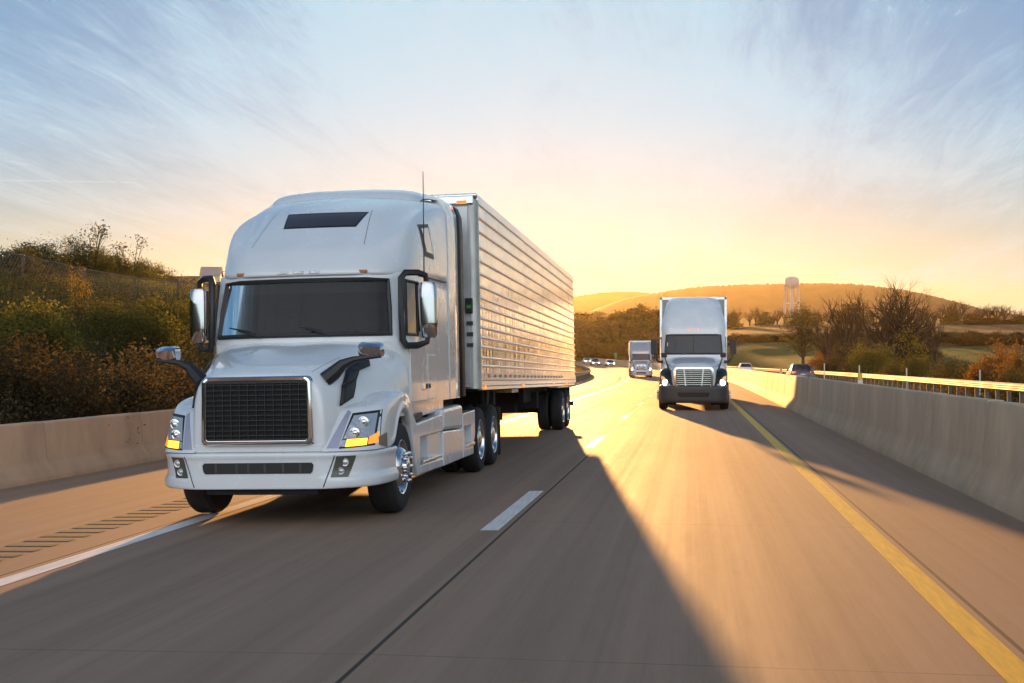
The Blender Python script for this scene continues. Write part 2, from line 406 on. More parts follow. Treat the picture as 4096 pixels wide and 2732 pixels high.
strip('yellow_line', 1.66, 1.86, -60, 520, .004, M_yel)
strip('opposite_yellow_line', 4.75, 4.92, -60, 400, .004, M_yel)
strip('opposite_edge_line', 11.0, 11.15, -60, 400, .004, M_white)
y = 12.4 - 12.19*3
while y < 330:
    strip('lane_line', -2.12, -1.93, y, y+3.9, .004, M_dashw); y += 12.19
y = 12.4 - 12.19*3
while y < 240:
    strip('opposite_lane_line', 7.95, 8.1, y, y+3.6, .004, M_dashw); y += 12.19
# milled rumble grooves in the right shoulder
def rumble():
    g = MB(); y = 6.0
    while y < 150:
        p = [rp(-6.64, y, .005), rp(-6.14, y, .005), rp(-6.14, y+.17, .005), rp(-6.64, y+.17, .005)]
        g.face(p); y += .33
    tag(g.build('rumble_strip', mat('milled_groove', (.055, .045, .04), .9)), kind='structure')
rumble()
# ------------------------------------------------------------------ where a direction and a distance land on the ground
FPX = 4950.
def bearing(u): return math.atan((u-2048)/FPX) - .143432
def spot(u, d):
    """point at distance d along the bearing that column u of the survey photo looks to"""
    a = bearing(u); return d*math.sin(a), d*math.cos(a)
def top_z(u, v, d): return 1.7 + (1450-v)/FPX*d*math.cos(math.atan((u-2048)/FPX))
# ------------------------------------------------------------------ concrete barriers
def barrier_mat(name, col):
    m = mat(name, col, .85, var=.26, vscale=1.6, bump=.35, bscale=30, stretch=(1, 1.0, .45), spec=.25); return m
M_bar = barrier_mat('barrier_concrete', (.55, .41, .28))
def barrier_mesh(ln, ht=1.215):
    prof = [(-.345, -.12), (-.345, .07), (-.30, .16), (-.21, .34), (-.165, .46), (-.115, 1.185), (-.095, 1.215), (.095, 1.215), (.115, 1.185), (.165, .46), (.21, .34), (.30, .16), (.345, .07), (.345, -.12)]
    prof = [(x, z*ht/1.215) for x, z in prof]
    g = MB(); rows = [[(x, yy, z) for x, z in prof] for yy in (-ln/2+.010, -ln/4, 0, ln/4, ln/2-.010)]
    g.grid(rows); g.cap(rows[0]); g.cap(rows[-1], True)
    return g
def barrier_run(s, y0, n, ln, labels, group, name='concrete_barrier', ht=1.215):
    first = None; y = y0
    for i in range(n):
        yc = y + ln/2; p = rp(s, yc); hd = math.atan2(off(yc+1)-off(yc-1), 2)
        if first is None:
            o = first = barrier_mesh(ln, ht).build(name, M_bar, smooth=True, angle=40, bevel=.006)
        else:
            o = first.copy(); COL.objects.link(o)
        o.location = (p[0], p[1], p[2]); o.rotation_euler = (rnd.uniform(-.004, .004), 0, -hd + rnd.uniform(-.003, .003))
        tag(o, labels(i), 'concrete barrier', group)
        y += ln/max(.9, math.cos(hd)) if y > 85 else ln
ORD = ['nearest', 'second nearest', 'third nearest', 'fourth nearest', 'fifth nearest', 'sixth nearest', 'seventh nearest', 'eighth nearest', 'ninth nearest', 'tenth nearest']
def lab_med(i):
    if i < 3: return 'concrete segment of the median barrier beyond the right edge of the photo'
    if i < 13: return '%s concrete segment of the tall median barrier along the yellow line' % ORD[i-3]
    if i < 29: return 'distant concrete segment of the median barrier beside the oncoming truck, past the tenth segment'
    return 'far concrete segment of the median wall on the bend behind the farthest cars'
barrier_run(3.85, 2.5, 94, 3.5, lab_med, 'segments of the median barrier')
def lab_left(i):
    if i < 3: return 'concrete segment of the bank side barrier beyond the left edge of the photo'
    if i < 5: return '%s concrete segment of the barrier under the weedy bank' % ORD[i-3]
    return 'concrete segment of the bank side barrier hidden behind the near white truck'
barrier_run(-10.38, 4.6, 26, 3.5, lab_left, 'segments of the bank side barrier', ht=.92)

# ------------------------------------------------------------------ guard rails
M_galv = mat('galvanised_steel', (.27, .235, .19), .5, metal=.35, var=.25, vscale=3, stretch=(1, .3, 1))
M_post = mat('weathered_post', (.13, .105, .08), .8, var=.3)
def guard_rail(name, s, y0, y1, face, label, posts, group=None):
    p0 = rp(s, y0); t = thing(name, (p0[0], p0[1], 0), label, 'guardrail', group)
    prof = [(0, .43), (.02*face, .45), (.075*face, .49), (.075*face, .53), (.0, .575), (-.0, .615), (.075*face, .66), (.075*face, .70), (.02*face, .74), (0, .76), (-.006*face, .76), (-.006*face, .43)]
    g = MB(); y = y0; rows = []
    while y <= y1+.01:
        q = rp(s, y); z = rz(y) + max(0, cs(s))
        rows.append([(q[0]+a-p0[0], y-p0[1], z+b) for a, b in prof]); y += 3.81
    g.grid(rows, cu=True); g.cap(rows[0]); g.cap(rows[-1], True)
    g.build('rail', M_galv, t, smooth=True, angle=40)
    pm = MB(); pm.box(-.08, .08, -.028, .028, -.6, .74)
    first = None; y = y0 + 1; n = 0
    while y < y1 and n < posts:
        q = rp(s - face*.10, y); 
        if first is None: o = first = pm.build('post', M_post, t)
        else: o = first.copy(); COL.objects.link(o); o.parent = t
        o.location = (q[0]-p0[0], q[1]-p0[1], rz(y) + max(0, cs(s))); y += 1.905; n += 1
    return t
guard_rail('guardrail', 12.55, 32, 320, -1, 'long shiny steel guardrail on short posts along the opposite road', 98)
guard_rail('guardrail', -10.05, 96, 300, 1, 'steel guardrail curving beside golden weeds behind the near trailer', 98)

# ------------------------------------------------------------------ small things on and beyond the barrier
M_wplas = mat('white_plastic', (.62, .58, .50), .6); M_yplas = mat('amber_reflector', (.75, .42, .03), .4); M_gplas = mat('grey_steel', (.17, .16, .155), .7)
for i, (yy, lb) in enumerate([(29.3, 'yellow and white reflector post on the median barrier right of the dark car'), (54.5, 'yellow and white reflector post on the median barrier left of the dark car'), (80, 'smaller yellow and white reflector post on the median barrier beside the white car')]):
    p = rp(3.85, yy); t = thing('reflector_post', (p[0], p[1], 1.21), lb, 'reflector', 'reflector posts on the median barrier')
    g = MB(); g.box(-.055, .055, -.02, .02, 0, .09); g.build('base', M_wplas, t, bevel=.008)
    g = MB(); g.box(-.05, .05, -.015, .015, .09, .25); g.build('reflector', M_yplas, t, bevel=.01)
p = rp(3.85, 40.5); t = thing('bracket_post', (p[0], p[1], 1.21), 'short grey steel bracket standing on the median barrier in front of the dark car', 'bracket')
g = MB(); g.box(-.13, .13, -.05, .05, 0, .04); g.box(-.075, .075, -.04, .04, .04, .16); g.build('base', M_gplas, t, bevel=.01)
g = MB(); g.box(-.045, .045, -.04, .04, .16, .27); g.box(-.06, -.015, -.03, .03, .27, .33); g.box(.015, .06, -.03, .03, .27, .33); g.build('clamp', M_gplas, t, bevel=.01)
for u, v, d, lb in [(3297, 1453, 97, 'white marker post in the weeds near the dark car'), (3437, 1461, 88, 'white marker post between the dark car and the big bare tree'), (3626, 1472, 78, 'leaning white marker post wrapped by a dry vine'), (3919, 1480, 66, 'tall white marker post in front of the orange bush')]:
    x, yy = spot(u, d); z0 = land(x, yy); h = top_z(u, v, d) - z0
    g = MB(); g.tube([(0, 0, -.2), (0, 0, h-.02), (0, 0, h)], [.04, .04, .03], 8)
    o = g.build('marker_post', M_wplas, smooth=True); o.location = (x, yy, z0); tag(o, lb, 'marker post', 'marker posts beyond the guardrail')
x, yy = spot(2462, 305); t = thing('marker_sign', (x, yy, rz(305)), 'small green roadside marker sign standing behind the far wall', 'sign')
g = MB(); g.box(-.05, .05, .06, .12, -.5, 2.6); g.build('post', M_galv, t)
g = MB(); g.box(-.36, .36, 0, .05, 1.5, 2.75); g.build('panel', mat('green_sign', (.05, .20, .06), .5), t, bevel=.01)

# ------------------------------------------------------------------ hills and water tower
def hill(name, pts, d, depth, m, rough):
    """wooded ridge: crest heights are given along bearings, slopes run down in front and behind"""
    us = []; 
    for (a, va), (b, vb) in zip(pts, pts[1:]):
        n = max(2, int((b-a)/6)); us += [(a+(b-a)*i/n, va+(vb-va)*i/n) for i in range(n)]
    us.append(pts[-1]); rows = []
    prof = [(-1, 0), (-.8, .10), (-.6, .28), (-.42, .50), (-.25, .74), (-.12, .91), (0, 1), (.15, .96), (.4, .7), (1, 0)]
    for k, (q, hh) in enumerate(prof):
        row = []
        for u, v in us:
            x, yy = spot(u, d+q*depth); zt = top_z(u, v, d)
            zb = 45.
            nb = mnoise.noise((u*.012, q*3, 3.3))*.05*zt*(1 if 0 < k < 9 else 0)*(0 if q == 0 else 1)
            z = zb*.6 + (zt-zb*.6)*hh + nb
            if q == 0: z += rough*(mnoise.noise((u*.09, 1, 2)) + .8*mnoise.noise((u*.23, 5, 2)))
            row.append((x, yy, z if k not in (0, len(prof)-1) else 20))
        rows.append(row)
    g = MB(); g.grid(rows); tag(g.build(name, m, smooth=True, angle=180), kind='structure')
M_wood = mat('wooded_hill', (.075, .06, .035), .95, var=.3, vscale=.02, bump=.4, bscale=.12, spec=.05)
k = 1.742
hill('hill', [(2180, 1310), (2500, 1195), (2600, 1178), (2690, 1160), (2787, 1147), (2960, 1138), (3140, 1134), (3300, 1132), (3400, 1135), (3500, 1144), (3620, 1160), (3720, 1180), (3830, 1208), (3940, 1238), (4096, 1262), (4500, 1300)], 2450, 700, M_wood, 3)
hill('hill', [(-300, 1250), (600, 1220), (1500, 1195), (2000, 1190), (2250, 1192), (2400, 1171), (2480, 1165), (2560, 1168), (2640, 1178), (2800, 1215), (3100, 1270)], 3300, 800, M_wood, 3)

M_wt = mat('white_tank_paint', (.36, .38, .40), .55, var=.12, vscale=.3)
def water_tower():
    d = 1050; x, yy = spot(3168, d); zt = top_z(3168, 1106, d); zb = min(land(x, yy), zt-38)
    t = thing('water_tower', (x, yy, 0), 'white water tower with rounded tank on slender legs, in front of the wooded ridge', 'water tower')
    g = MB(); r = 5.9; H0 = zt-9.8; prof = [(.01, zt), (2.4, zt-.25), (4.5, zt-.9), (5.5, zt-2.0), (r, zt-3.3), (r, zt-6.4), (5.2, zt-8.0), (3.2, zt-9.3), (1.2, H0), (.9, H0-.3)]
    g.lathe(prof, ax=2, n=28); g.build('tank', M_wt, t, smooth=True, angle=60)
    g = MB(); g.lathe([(r+.05, zt-6.6), (r+.7, zt-6.6), (r+.7, zt-6.35), (r+.05, zt-6.35)], ax=2, n=28, closed=True); g.build('walkway', M_wt, t)
    g = MB(); g.tube([(0, 0, zb-3), (0, 0, H0+.2)], 1.05, 14); g.build('riser', M_wt, t, smooth=True)
    for k in range(6):
        w = 2*math.pi*(k+.25)/6; g = MB()
        g.tube([(math.cos(w)*(r+1.4), math.sin(w)*(r+1.4), zb-3), (math.cos(w)*(r-.1), math.sin(w)*(r-.1), zt-6.4)], .42, 8); g.build('leg', M_wt, t, smooth=True)
    zc = (zb+H0)/2+2; g = MB()
    for k in range(6):
        a, b = 2*math.pi*(k+.25)/6, 2*math.pi*(k+1.25)/6; q = r+.55
        g.tube([(math.cos(a)*q, math.sin(a)*q, zc), (math.cos(b)*q, math.sin(b)*q, zc)], .16, 6)
    g.build('brace', M_wt, t, smooth=True)
    g = MB(); g.tube([(0, 0, zt), (0, 0, zt+.9)], .25, 6); g.build('vent', M_wt, t)
water_tower()

# ------------------------------------------------------------------ trees and bushes
M_bark = mat('bark', (.075, .055, .04), .95, var=.4, vscale=6, spec=.1)
M_twig = mat('twig', (.055, .038, .026), .95, spec=.1)
L_brown = leafmat('brown_leaves', (.05, .037, .019), (.115, .085, .042))
L_dark = leafmat('dark_leaves', (.032, .034, .014), (.075, .066, .025))
L_green = leafmat('green_leaves', (.075, .075, .018), (.18, .155, .035), .45)
L_yel = leafmat('yellow_leaves', (.20, .14, .02), (.34, .22, .03), .5)
L_rust = leafmat('rust_leaves', (.12, .055, .018), (.22, .11, .025), .45)
L_olive = leafmat('olive_leaves', (.055, .055, .018), (.13, .10, .03))
def branch(g, tw, p, d, ln, r, lev, mx, rg, tips, spread, up=.12):
    n = 4 if lev < 2 else 3; path = [p]; rr = [r]; q = p.copy(); dd = d.copy()
    for i in range(n):
        dd = (dd + Vector((rg.uniform(-1, 1), rg.uniform(-1, 1), rg.uniform(-.6, 1)*.8))*.13 + Vector((0, 0, up*.35))).normalized()
        q = q + dd*ln/n; path.append(q.copy()); rr.append(r*(1-.5*(i+1)/n))
    (g if lev < 2 else tw).tube(path, rr, 6 if lev == 0 else 4 if lev < 3 else 3, caps=False)
    if lev >= mx: tips.append(q); return
    kids = rg.choice((3, 3, 4)) if lev < mx-1 else 4
    for j in range(kids):
        f = (j+1)/kids if lev else .45+.55*(j+1)/kids
        k = max(1, min(n, int(round(f*n)))); b = path[k]
        ax = dd.orthogonal().normalized(); ax.rotate(Matrix.Rotation(rg.uniform(0, 6.28), 3, dd))
        nd = (dd*math.cos(spread) + ax*math.sin(spread)*rg.uniform(.6, 1.2)).normalized()
        branch(g, tw, b, nd, ln*rg.uniform(.58, .78), rr[k]*.78, lev+1, mx, rg, tips, spread, up)
    if lev: tips.append(q)
def scale_to(g, tw, h, w):
    allv = g.v + tw.v; mz = max(v[2] for v in allv); mw = max(max(abs(v[0]), abs(v[1])) for v in allv)
    fz = h/mz; fw = w/2/mw if w else fz
    for q in (g, tw): q.v = [(v[0]*fw, v[1]*fw, v[2]*fz) for v in q.v]
def leaves(c, pts, size, rg, per, sp, flat=.6):
    for p in pts:
        for _ in range(per):
            q = Vector(p) + Vector((rg.gauss(0, sp), rg.gauss(0, sp), rg.gauss(0, sp*flat)))
            a = Vector((rg.uniform(-1, 1), rg.uniform(-1, 1), rg.uniform(-1, 1))).normalized(); b = a.orthogonal().normalized()
            s = size*rg.uniform(.6, 1.3); a *= s; b *= s*.6
            c.face([q-a, q+b*.9, q+a, q-b*.9])
def bare_tree(name, seed, h, w, mx=4, spread=.55, trunk=.035, first=.32, n0=3, up=.12):
    rg = random.Random(seed); g, tw, tips = MB(), MB(), []
    r = trunk*10
    g.tube([(0, 0, -.5), (rg.uniform(-.1, .1), 0, first*5), (rg.uniform(-.2, .2), rg.uniform(-.2, .2), first*10)], [r*1.25, r, r*.85], 8, caps=False)
    for j in range(n0+1):
        w_ = 6.28*j/n0 + rg.uniform(-.4, .4); tl = rg.uniform(.7, 1.1)*spread if j < n0 else .1
        d = Vector((math.sin(tl)*math.cos(w_), math.sin(tl)*math.sin(w_), math.cos(tl)))
        branch(g, tw, Vector(g.v[-1-j % 6]) * .0 + Vector((0, 0, first*10*(.75+.25*rg.random()))), d, 10*(1-first)*.46, r*.62, 1, mx, rg, tips, spread, up)
    scale_to(g, tw, h, w)
    t = thing(name, (0, 0, 0), None, 'tree'); g.build('trunk', M_bark, t, smooth=True, angle=180, recalc=False)
    tw.build('crown', M_twig, t, smooth=True, angle=180, recalc=False)
    return t
def leafy_tree(name, seed, h, w, lm, size, n, crown0=.25, lumps=26, cat='tree', dens=1., cone=0):
    rg = random.Random(seed); g = MB(); c = MB()
    g.tube([(0, 0, -.5), (.02*h, 0, h*.35), (0, .01*h, h*.8)], [h*.024, h*.018, h*.006], 6, caps=False)
    ctr = []
    for i in range(lumps):
        while True:
            zz = rg.random(); pr_ = (math.sin((.10+.86*zz)*math.pi)**.8 if cone == 0 else (1-zz)**.8*.95+.05)
            if rg.random() < pr_**1.3: break
        z = crown0 + (1-crown0)*zz; wr = w/2*pr_*rg.uniform(.25, 1.05); a = rg.uniform(0, 6.28)
        p = Vector((wr*math.cos(a), wr*math.sin(a), z*h*.94)); ctr.append(p)
        g.tube([(0, 0, max(.1*h, p.z*.62)), (p.x*.6, p.y*.6, p.z*.88), p[:]], [h*.008, h*.005, h*.002], 4, caps=False)
    per = max(1, n//lumps)
    leaves(c, ctr, size, rg, per, w*.10*dens)
    t = thing(name, (0, 0, 0), None, cat)
    g.build('trunk', M_bark, t, smooth=True, angle=180, recalc=False); c.build('crown', lm, t, recalc=False)
    return t
def bush(name, seed, h, w, lm, size, n, lumps=22, cat='bush'):
    rg = random.Random(seed); g = MB(); c = MB(); ctr = []
    for i in range(lumps):
        a = rg.uniform(0, 6.28); rr_ = w/2*rg.random()**.6; z = h*(.12+.84*rg.random())*(1-.45*(rr_/(w/2))**2)
        p = (rr_*math.cos(a), rr_*math.sin(a), z); ctr.append(p)
        g.tube([(p[0]*.15, p[1]*.15, -.1), (p[0]*.6, p[1]*.6, z*.6), p], [.02+.006*h, .012+.004*h, .006], 4, caps=False)
    leaves(c, ctr, size, rg, n//lumps, .085*(w+h)/2+.03, .8)
    t = thing(name, (0, 0, 0), None, cat)
    g.build('stem', M_bark, t, recalc=False); c.build('foliage', lm, t, recalc=False)
    return t
USED = set()
def put(proto, u, v, d, label, group=None, wid=None, rot=None, sink=.15):
    """stand a copy of a plant at distance d; its height follows from how tall it looks"""
    o = proto if proto.name not in USED else copy_tree(proto)
    USED.add(proto.name)
    x, yy = spot(u, d); z = land(x, yy) - sink; h = top_z(u, v, d) - z
    h0 = proto['h0']; f = h/h0; fw = f if wid is None else wid/proto['w0']
    o.location = (x, yy, z); o.scale = (fw, fw, f); o.rotation_euler = (0, 0, rnd.uniform(0, 6.28) if rot is None else rot)
    tag(o, label, None, group)
    return o
def P(t, h, w): t['h0'] = h; t['w0'] = w; return t
# prototypes
T_big = P(bare_tree('bare_tree', 11, 12, 14.5, mx=5, spread=.66, first=.20, n0=7, up=.03, trunk=.06), 12, 14.5)
T_bare = [P(bare_tree('bare_tree', 21+i, 10, 6.6, mx=4, spread=.50, first=.3, n0=4, up=.12), 10, 6.6) for i in range(3)]
T_leaf = [P(leafy_tree('autumn_tree', 31+i, 16, 9.5, lm, .36, 3600, .06, 46), 16, 9.5) for i, lm in enumerate((L_brown, L_olive, L_brown, L_dark))]
T_ever = P(leafy_tree('evergreen_tree', 41, 10, 5.5, L_dark, .28, 3000, .04, 40, cone=1), 10, 5.5)
T_thin = P(leafy_tree('yellowing_tree', 45, 10, 5, L_olive, .14, 3400, .32, 60), 10, 5)
B_green = P(bush('green_bush', 51, 3.2, 3.6, L_green, .065, 9000, 40), 3.2, 3.6)
B_rust = P(bush('rusty_bush', 52, 3, 3.4, L_rust, .06, 9000, 40), 3, 3.4)
B_yel = P(bush('yellow_sapling', 53, 4.5, 2.6, L_yel, .08, 1500, 30), 4.5, 2.6)
B_dark = P(bush('dark_bush', 54, 4, 5, L_dark, .17, 3600, 30), 4, 5)
B_olive = P(bush('olive_bush', 55, 2.6, 3, L_olive, .05, 8000, 40), 2.6, 3)
B_brown = P(bush('brown_bush', 56, 3, 3.4, L_brown, .06, 7500, 36), 3, 3.4)

# the big bare tree and its neighbours beyond the guardrail
put(T_big, 3576, 1076, 132, 'largest bare tree, wide spreading crown of thin branches against the ridge', rot=.6)
put(T_bare[0], 3391, 1145, 150, 'tall narrow bare tree left of the largest bare tree', 'bare trees beyond the guardrail', 7.2)
put(T_bare[1], 3307, 1213, 150, 'slim bare tree behind the dark car, right of the yellowing tree', 'bare trees beyond the guardrail', 7.0)
put(T_thin, 3210, 1203, 172, 'yellowing sparse tree below the water tower', None, 5.2)
put(B_green, 3490, 1362, 118, 'green leafy bush left of the largest bare tree trunk', None, 4.2)
put(B_yel, 3640, 1300, 128, 'sapling with bright yellow leaves right of the largest tree trunk', 'yellow saplings', 3.2)
put(B_yel, 3600, 1330, 140, 'smaller yellow sapling behind the largest tree trunk', 'yellow saplings', 2.4)
put(B_green, 3690, 1412, 104, 'low round green bush right of the largest tree trunk', None, 2.8)
put(B_rust, 3975, 1378, 70, 'big orange bush at the right edge of the photo', 'orange bushes beyond the guardrail', 2.9)
put(B_rust, 4090, 1382, 66, 'yellow orange bush cut by the right edge of the photo', 'orange bushes beyond the guardrail', 2.6)
put(B_rust, 3265, 1412, 130, 'small orange bush right of the dark car', 'orange bushes beyond the guardrail', 2.7)
put(B_brown, 3400, 1370, 140, 'brown bush left of the green leafy bush', 'brown bushes beyond the guardrail', 4)
put(B_brown, 3330, 1420, 125, 'low brown bush under the slim bare tree', 'brown bushes beyond the guardrail', 3)
put(B_olive, 3800, 1420, 85, 'olive weedy bush in the middle of the weeds left of the orange bush', 'olive bushes beyond the guardrail', 2.4)
put(B_olive, 3870, 1432, 74, 'low olive bush against the orange bush', 'olive bushes beyond the guardrail', 2.0)
put(B_olive, 3560, 1440, 104, 'low olive bush at the foot of the largest bare tree', 'olive bushes beyond the guardrail', 2.2)
put(B_brown, 3745, 1452, 92, 'low brown bush behind the vine wrapped marker post', 'brown bushes beyond the guardrail', 2.2)
put(B_olive, 4060, 1450, 60, 'olive bush below the big orange bush at the right edge', 'olive bushes beyond the guardrail', 2.2)
rg = random.Random(15)
for i in range(14):
    u = 3300 + i*30 + rg.uniform(-12, 12); d = rg.uniform(185, 240)
    put(B_brown, u, 1345 + rg.uniform(-26, 30), d, 'tall brown brush in the dense patch behind the largest bare tree', 'brown brush behind the largest bare tree', rg.uniform(4.5, 7))
for i in range(6):
    u = (3325, 3350, 3420, 3450, 3700, 3735)[i] + rg.uniform(-10, 10); d = rg.uniform(185, 230)
    put(T_bare[i % 3], u, 1255 + rg.uniform(-25, 30), d, 'thin bare tree rising out of the brown brush behind the largest bare tree', 'bare trees in the brown brush', rg.uniform(3.5, 5.5))
# dark thicket between the green slope and the brown field
rg = random.Random(5)
for i in range(26):
    u = 2900 + i*48 + rg.uniform(-14, 14); d = 285 + rg.uniform(-8, 14)
    v = 1345 + rg.uniform(-14, 14) - (10 if u > 3700 else 0)
    put(B_dark, u, v, d, 'dark bush of the thicket between the green slope and the brown field', 'bushes of the dark thicket', rg.uniform(6, 9))
# trees along the top of the brown field
for i in range(34):
    u = 2930 + i*30 + rg.uniform(-12, 12); d = 470 + rg.uniform(-25, 30); v = 1234 + rg.uniform(-22, 16)
    pr = T_bare[i % 3]
    put(pr, u, v, d, 'small bare tree in the row along the top of the brown field', 'bare trees along the field top', rg.uniform(5, 8))
for u, v, d, w, lb in [(2930, 1240, 440, 8, 'dark evergreen tree right behind the oncoming white truck'), (3062, 1238, 450, 6.5, 'dark evergreen tree left of the water tower legs'), (3218, 1222, 420, 8, 'dark tree just right of the water tower legs'), (3396, 1196, 430, 13, 'broad brown tree behind the tall narrow bare tree'), (3808, 1244, 430, 8, 'dark evergreen tree at the left end of the far right field'), (3880, 1248, 440, 6, 'small dark evergreen tree on the right field'), (3560, 1262, 440, 10, 'dark low tree behind the largest bare tree')]:
    put(T_ever, u, v, d, lb, 'evergreen trees along the field top', w)
for i in range(11):
    u = 3900 + i*22 + rg.uniform(-8, 8); put(T_ever, u, 1262+rg.uniform(-14, 16), 440, 'dark tree in the clump at the right end of the field', 'dark trees of the right hand clump', rg.uniform(7, 10))
for u, v in [(3795, 1196), (3840, 1190), (3925, 1208), (3955, 1204), (3990, 1210), (4020, 1212), (4075, 1228)]:
    put(T_bare[int(u) % 3], u, v, 455, 'bare tree above the field at the right, near the end of the ridge', 'bare trees at the right end of the ridge', 9)
# autumn wood left of the oncoming truck
tops = [(2300, 1262), (2340, 1272), (2380, 1268), (2410, 1262), (2445, 1242), (2475, 1240), (2505, 1228), (2530, 1222), (2550, 1216), (2568, 1214), (2590, 1220), (2608, 1211), (2626, 1222), (2648, 1228), (2690, 1235), (2730, 1240)]
for i, (u, v) in enumerate(tops):
    put(T_leaf[i % 4], u, v, 430+rg.uniform(-15, 25), 'tall tree in the back row of the sunlit autumn wood', 'tall trees of the autumn wood', rg.uniform(9, 12))
for i in range(22):
    u = 2290 + i*21 + rg.uniform(-8, 8)
    put(T_leaf[(i*3+1) % 4], u, 1300 + rg.uniform(-22, 28), 395+rg.uniform(-10, 15), 'middle tree of the sunlit autumn wood, below the tall back row', 'middle trees of the autumn wood', rg.uniform(9, 12))
for i in range(24):
    u = 2285 + i*20 + rg.uniform(-8, 8)
    put(T_leaf[(i*5+2) % 4], u, 1366 + rg.uniform(-16, 16), 365+rg.uniform(-8, 10), 'low front tree of the autumn wood just behind the far wall', 'front trees of the autumn wood', rg.uniform(8, 10))
for u, v in [(2312, 1248), (2350, 1249), (2397, 1244)]:
    put(T_leaf[1], u, v, 640, 'round far tree in the glow beside the near trailer', 'far round trees beside the trailer', 19)

# ------------------------------------------------------------------ left bank
M_wire = mat('fence_wire', (.22, .19, .16), .6, metal=.5)
def bank_fence():
    y0 = 30.; s = -22.; t = thing('wire_fence', (s, y0, 0), 'wire mesh fence with grey posts climbing along the weedy bank', 'fence')
    ys = [y0 + 4.2*i for i in range(12)]; pm = MB(); pm.tube([(0, 0, -.4), (0, 0, 1.12)], .05, 8)
    zs = [land(s, q) for q in ys]; first = None
    for q, z in zip(ys, zs):
        if first is None: o = first = pm.build('post', M_post, t, smooth=True)
        else: o = first.copy(); COL.objects.link(o); o.parent = t
        o.location = (0, q-y0, z)
    g = MB(); g.tube([(0, q-y0, z+1.08) for q, z in zip(ys, zs)], .018, 5); g.build('top_rail', M_wire, t)
    g = MB()
    for (qa, za), (qb, zb) in zip(zip(ys, zs), zip(ys[1:], zs[1:])):
        n = 21
        for i in range(-5, n):
            for sg in (1, -1):
                pts = []
                for hh in (0, 1):
                    f = (i + (hh if sg > 0 else 1-hh)*5)/n
                    pts.append((f, hh))
                (f0, h0), (f1, h1) = pts
                lo, hi = min(f0, f1), max(f0, f1)
                if hi <= 0 or lo >= 1: continue
                def at(f): 
                    hh = h0 + (h1-h0)*(f-f0)/(f1-f0); return (0, qa+(qb-qa)*f-y0, za+(zb-za)*f+.03+1.04*hh)
                g.tube([at(max(0, min(1, f0))), at(max(0, min(1, f1)))], .006, 3, caps=False)
    g.build('mesh', M_wire, t, recalc=False)
bank_fence()
def blades(name, n, area, hgt, lm, seed, width=.03, kind='stuff'):
    rg = random.Random(seed); g = MB()
    for _ in range(n):
        s, yy = area(rg)
        if s is None: continue
        x = s + off(yy); z = land(x, yy); h = hgt*rg.uniform(.4, 1.25)
        for _b in range(4):
            a = rg.uniform(0, 6.28); ca, sa = math.cos(a)*width, math.sin(a)*width; l1, l2 = rg.gauss(0, .25)*h, rg.gauss(0, .25)*h
            bx, by = x+rg.gauss(0, .1), yy+rg.gauss(0, .1)
            g.face([(bx-ca, by-sa, z-.05), (bx+ca, by+sa, z-.05), (bx+l1, by+l2, z+h)])
    return tag(g.build(name, lm, recalc=False), kind=kind)
def bank_area(u0, u1, y0, y1):
    return lambda rg: (-10.95 - rg.uniform(u0, u1), y0 + (y1-y0)*rg.random()**1.5)
L_grass = leafmat('grass_blades', (.12, .15, .025), (.30, .27, .06), .5)
L_dry = leafmat('dry_grass', (.11, .075, .03), (.22, .15, .06), .4)
blades('grass', 34000, bank_area(5.0, 21, 13, 72), .45, L_grass, 1, .014)
blades('dry_grass', 15000, bank_area(1, 18, 13, 72), .55, L_dry, 2, .012)
blades('dry_grass', 5000, lambda rg: (rg.uniform(-17, -10.7), rg.uniform(96, 260)), .8, L_dry, 3, .05)
blades('dry_grass', 9000, lambda rg: (rg.uniform(12.9, 22), 35 + 120*rg.random()**1.3), .6, L_dry, 4, .035)
def undergrowth(name, n, area, h0, h1, lm, size, seed):
    rg = random.Random(seed); c = MB()
    for _ in range(n):
        s, yy = area(rg); x = s + off(yy); z = land(x, yy)
        hh = rg.uniform(h0, h1)*(.6+.6*abs(mnoise.noise((x*.5, yy*.5, 9)))*2)
        pts = [(x+rg.gauss(0, .35), yy+rg.gauss(0, .35), z+hh*rg.random()) for _k in range(3)]
        leaves(c, pts, size, rg, 5, .18)
    return tag(c.build(name, lm, recalc=False), kind='stuff')
undergrowth('undergrowth', 11000, bank_area(0.2, 11, 13, 70), .6, 1.35, leafmat('dead_weeds', (.045, .036, .02), (.11, .09, .05)), .032, 6)
undergrowth('undergrowth', 4500, bank_area(0.2, 13, 13, 70), .5, 1.15, L_dark, .032, 8)
undergrowth('undergrowth', 2600, lambda rg: (rg.uniform(13.5, 24), 50 + 110*rg.random()**1.2), .5, 1.2, leafmat('roadside_weeds', (.06, .04, .02), (.14, .10, .035)), .07, 7)
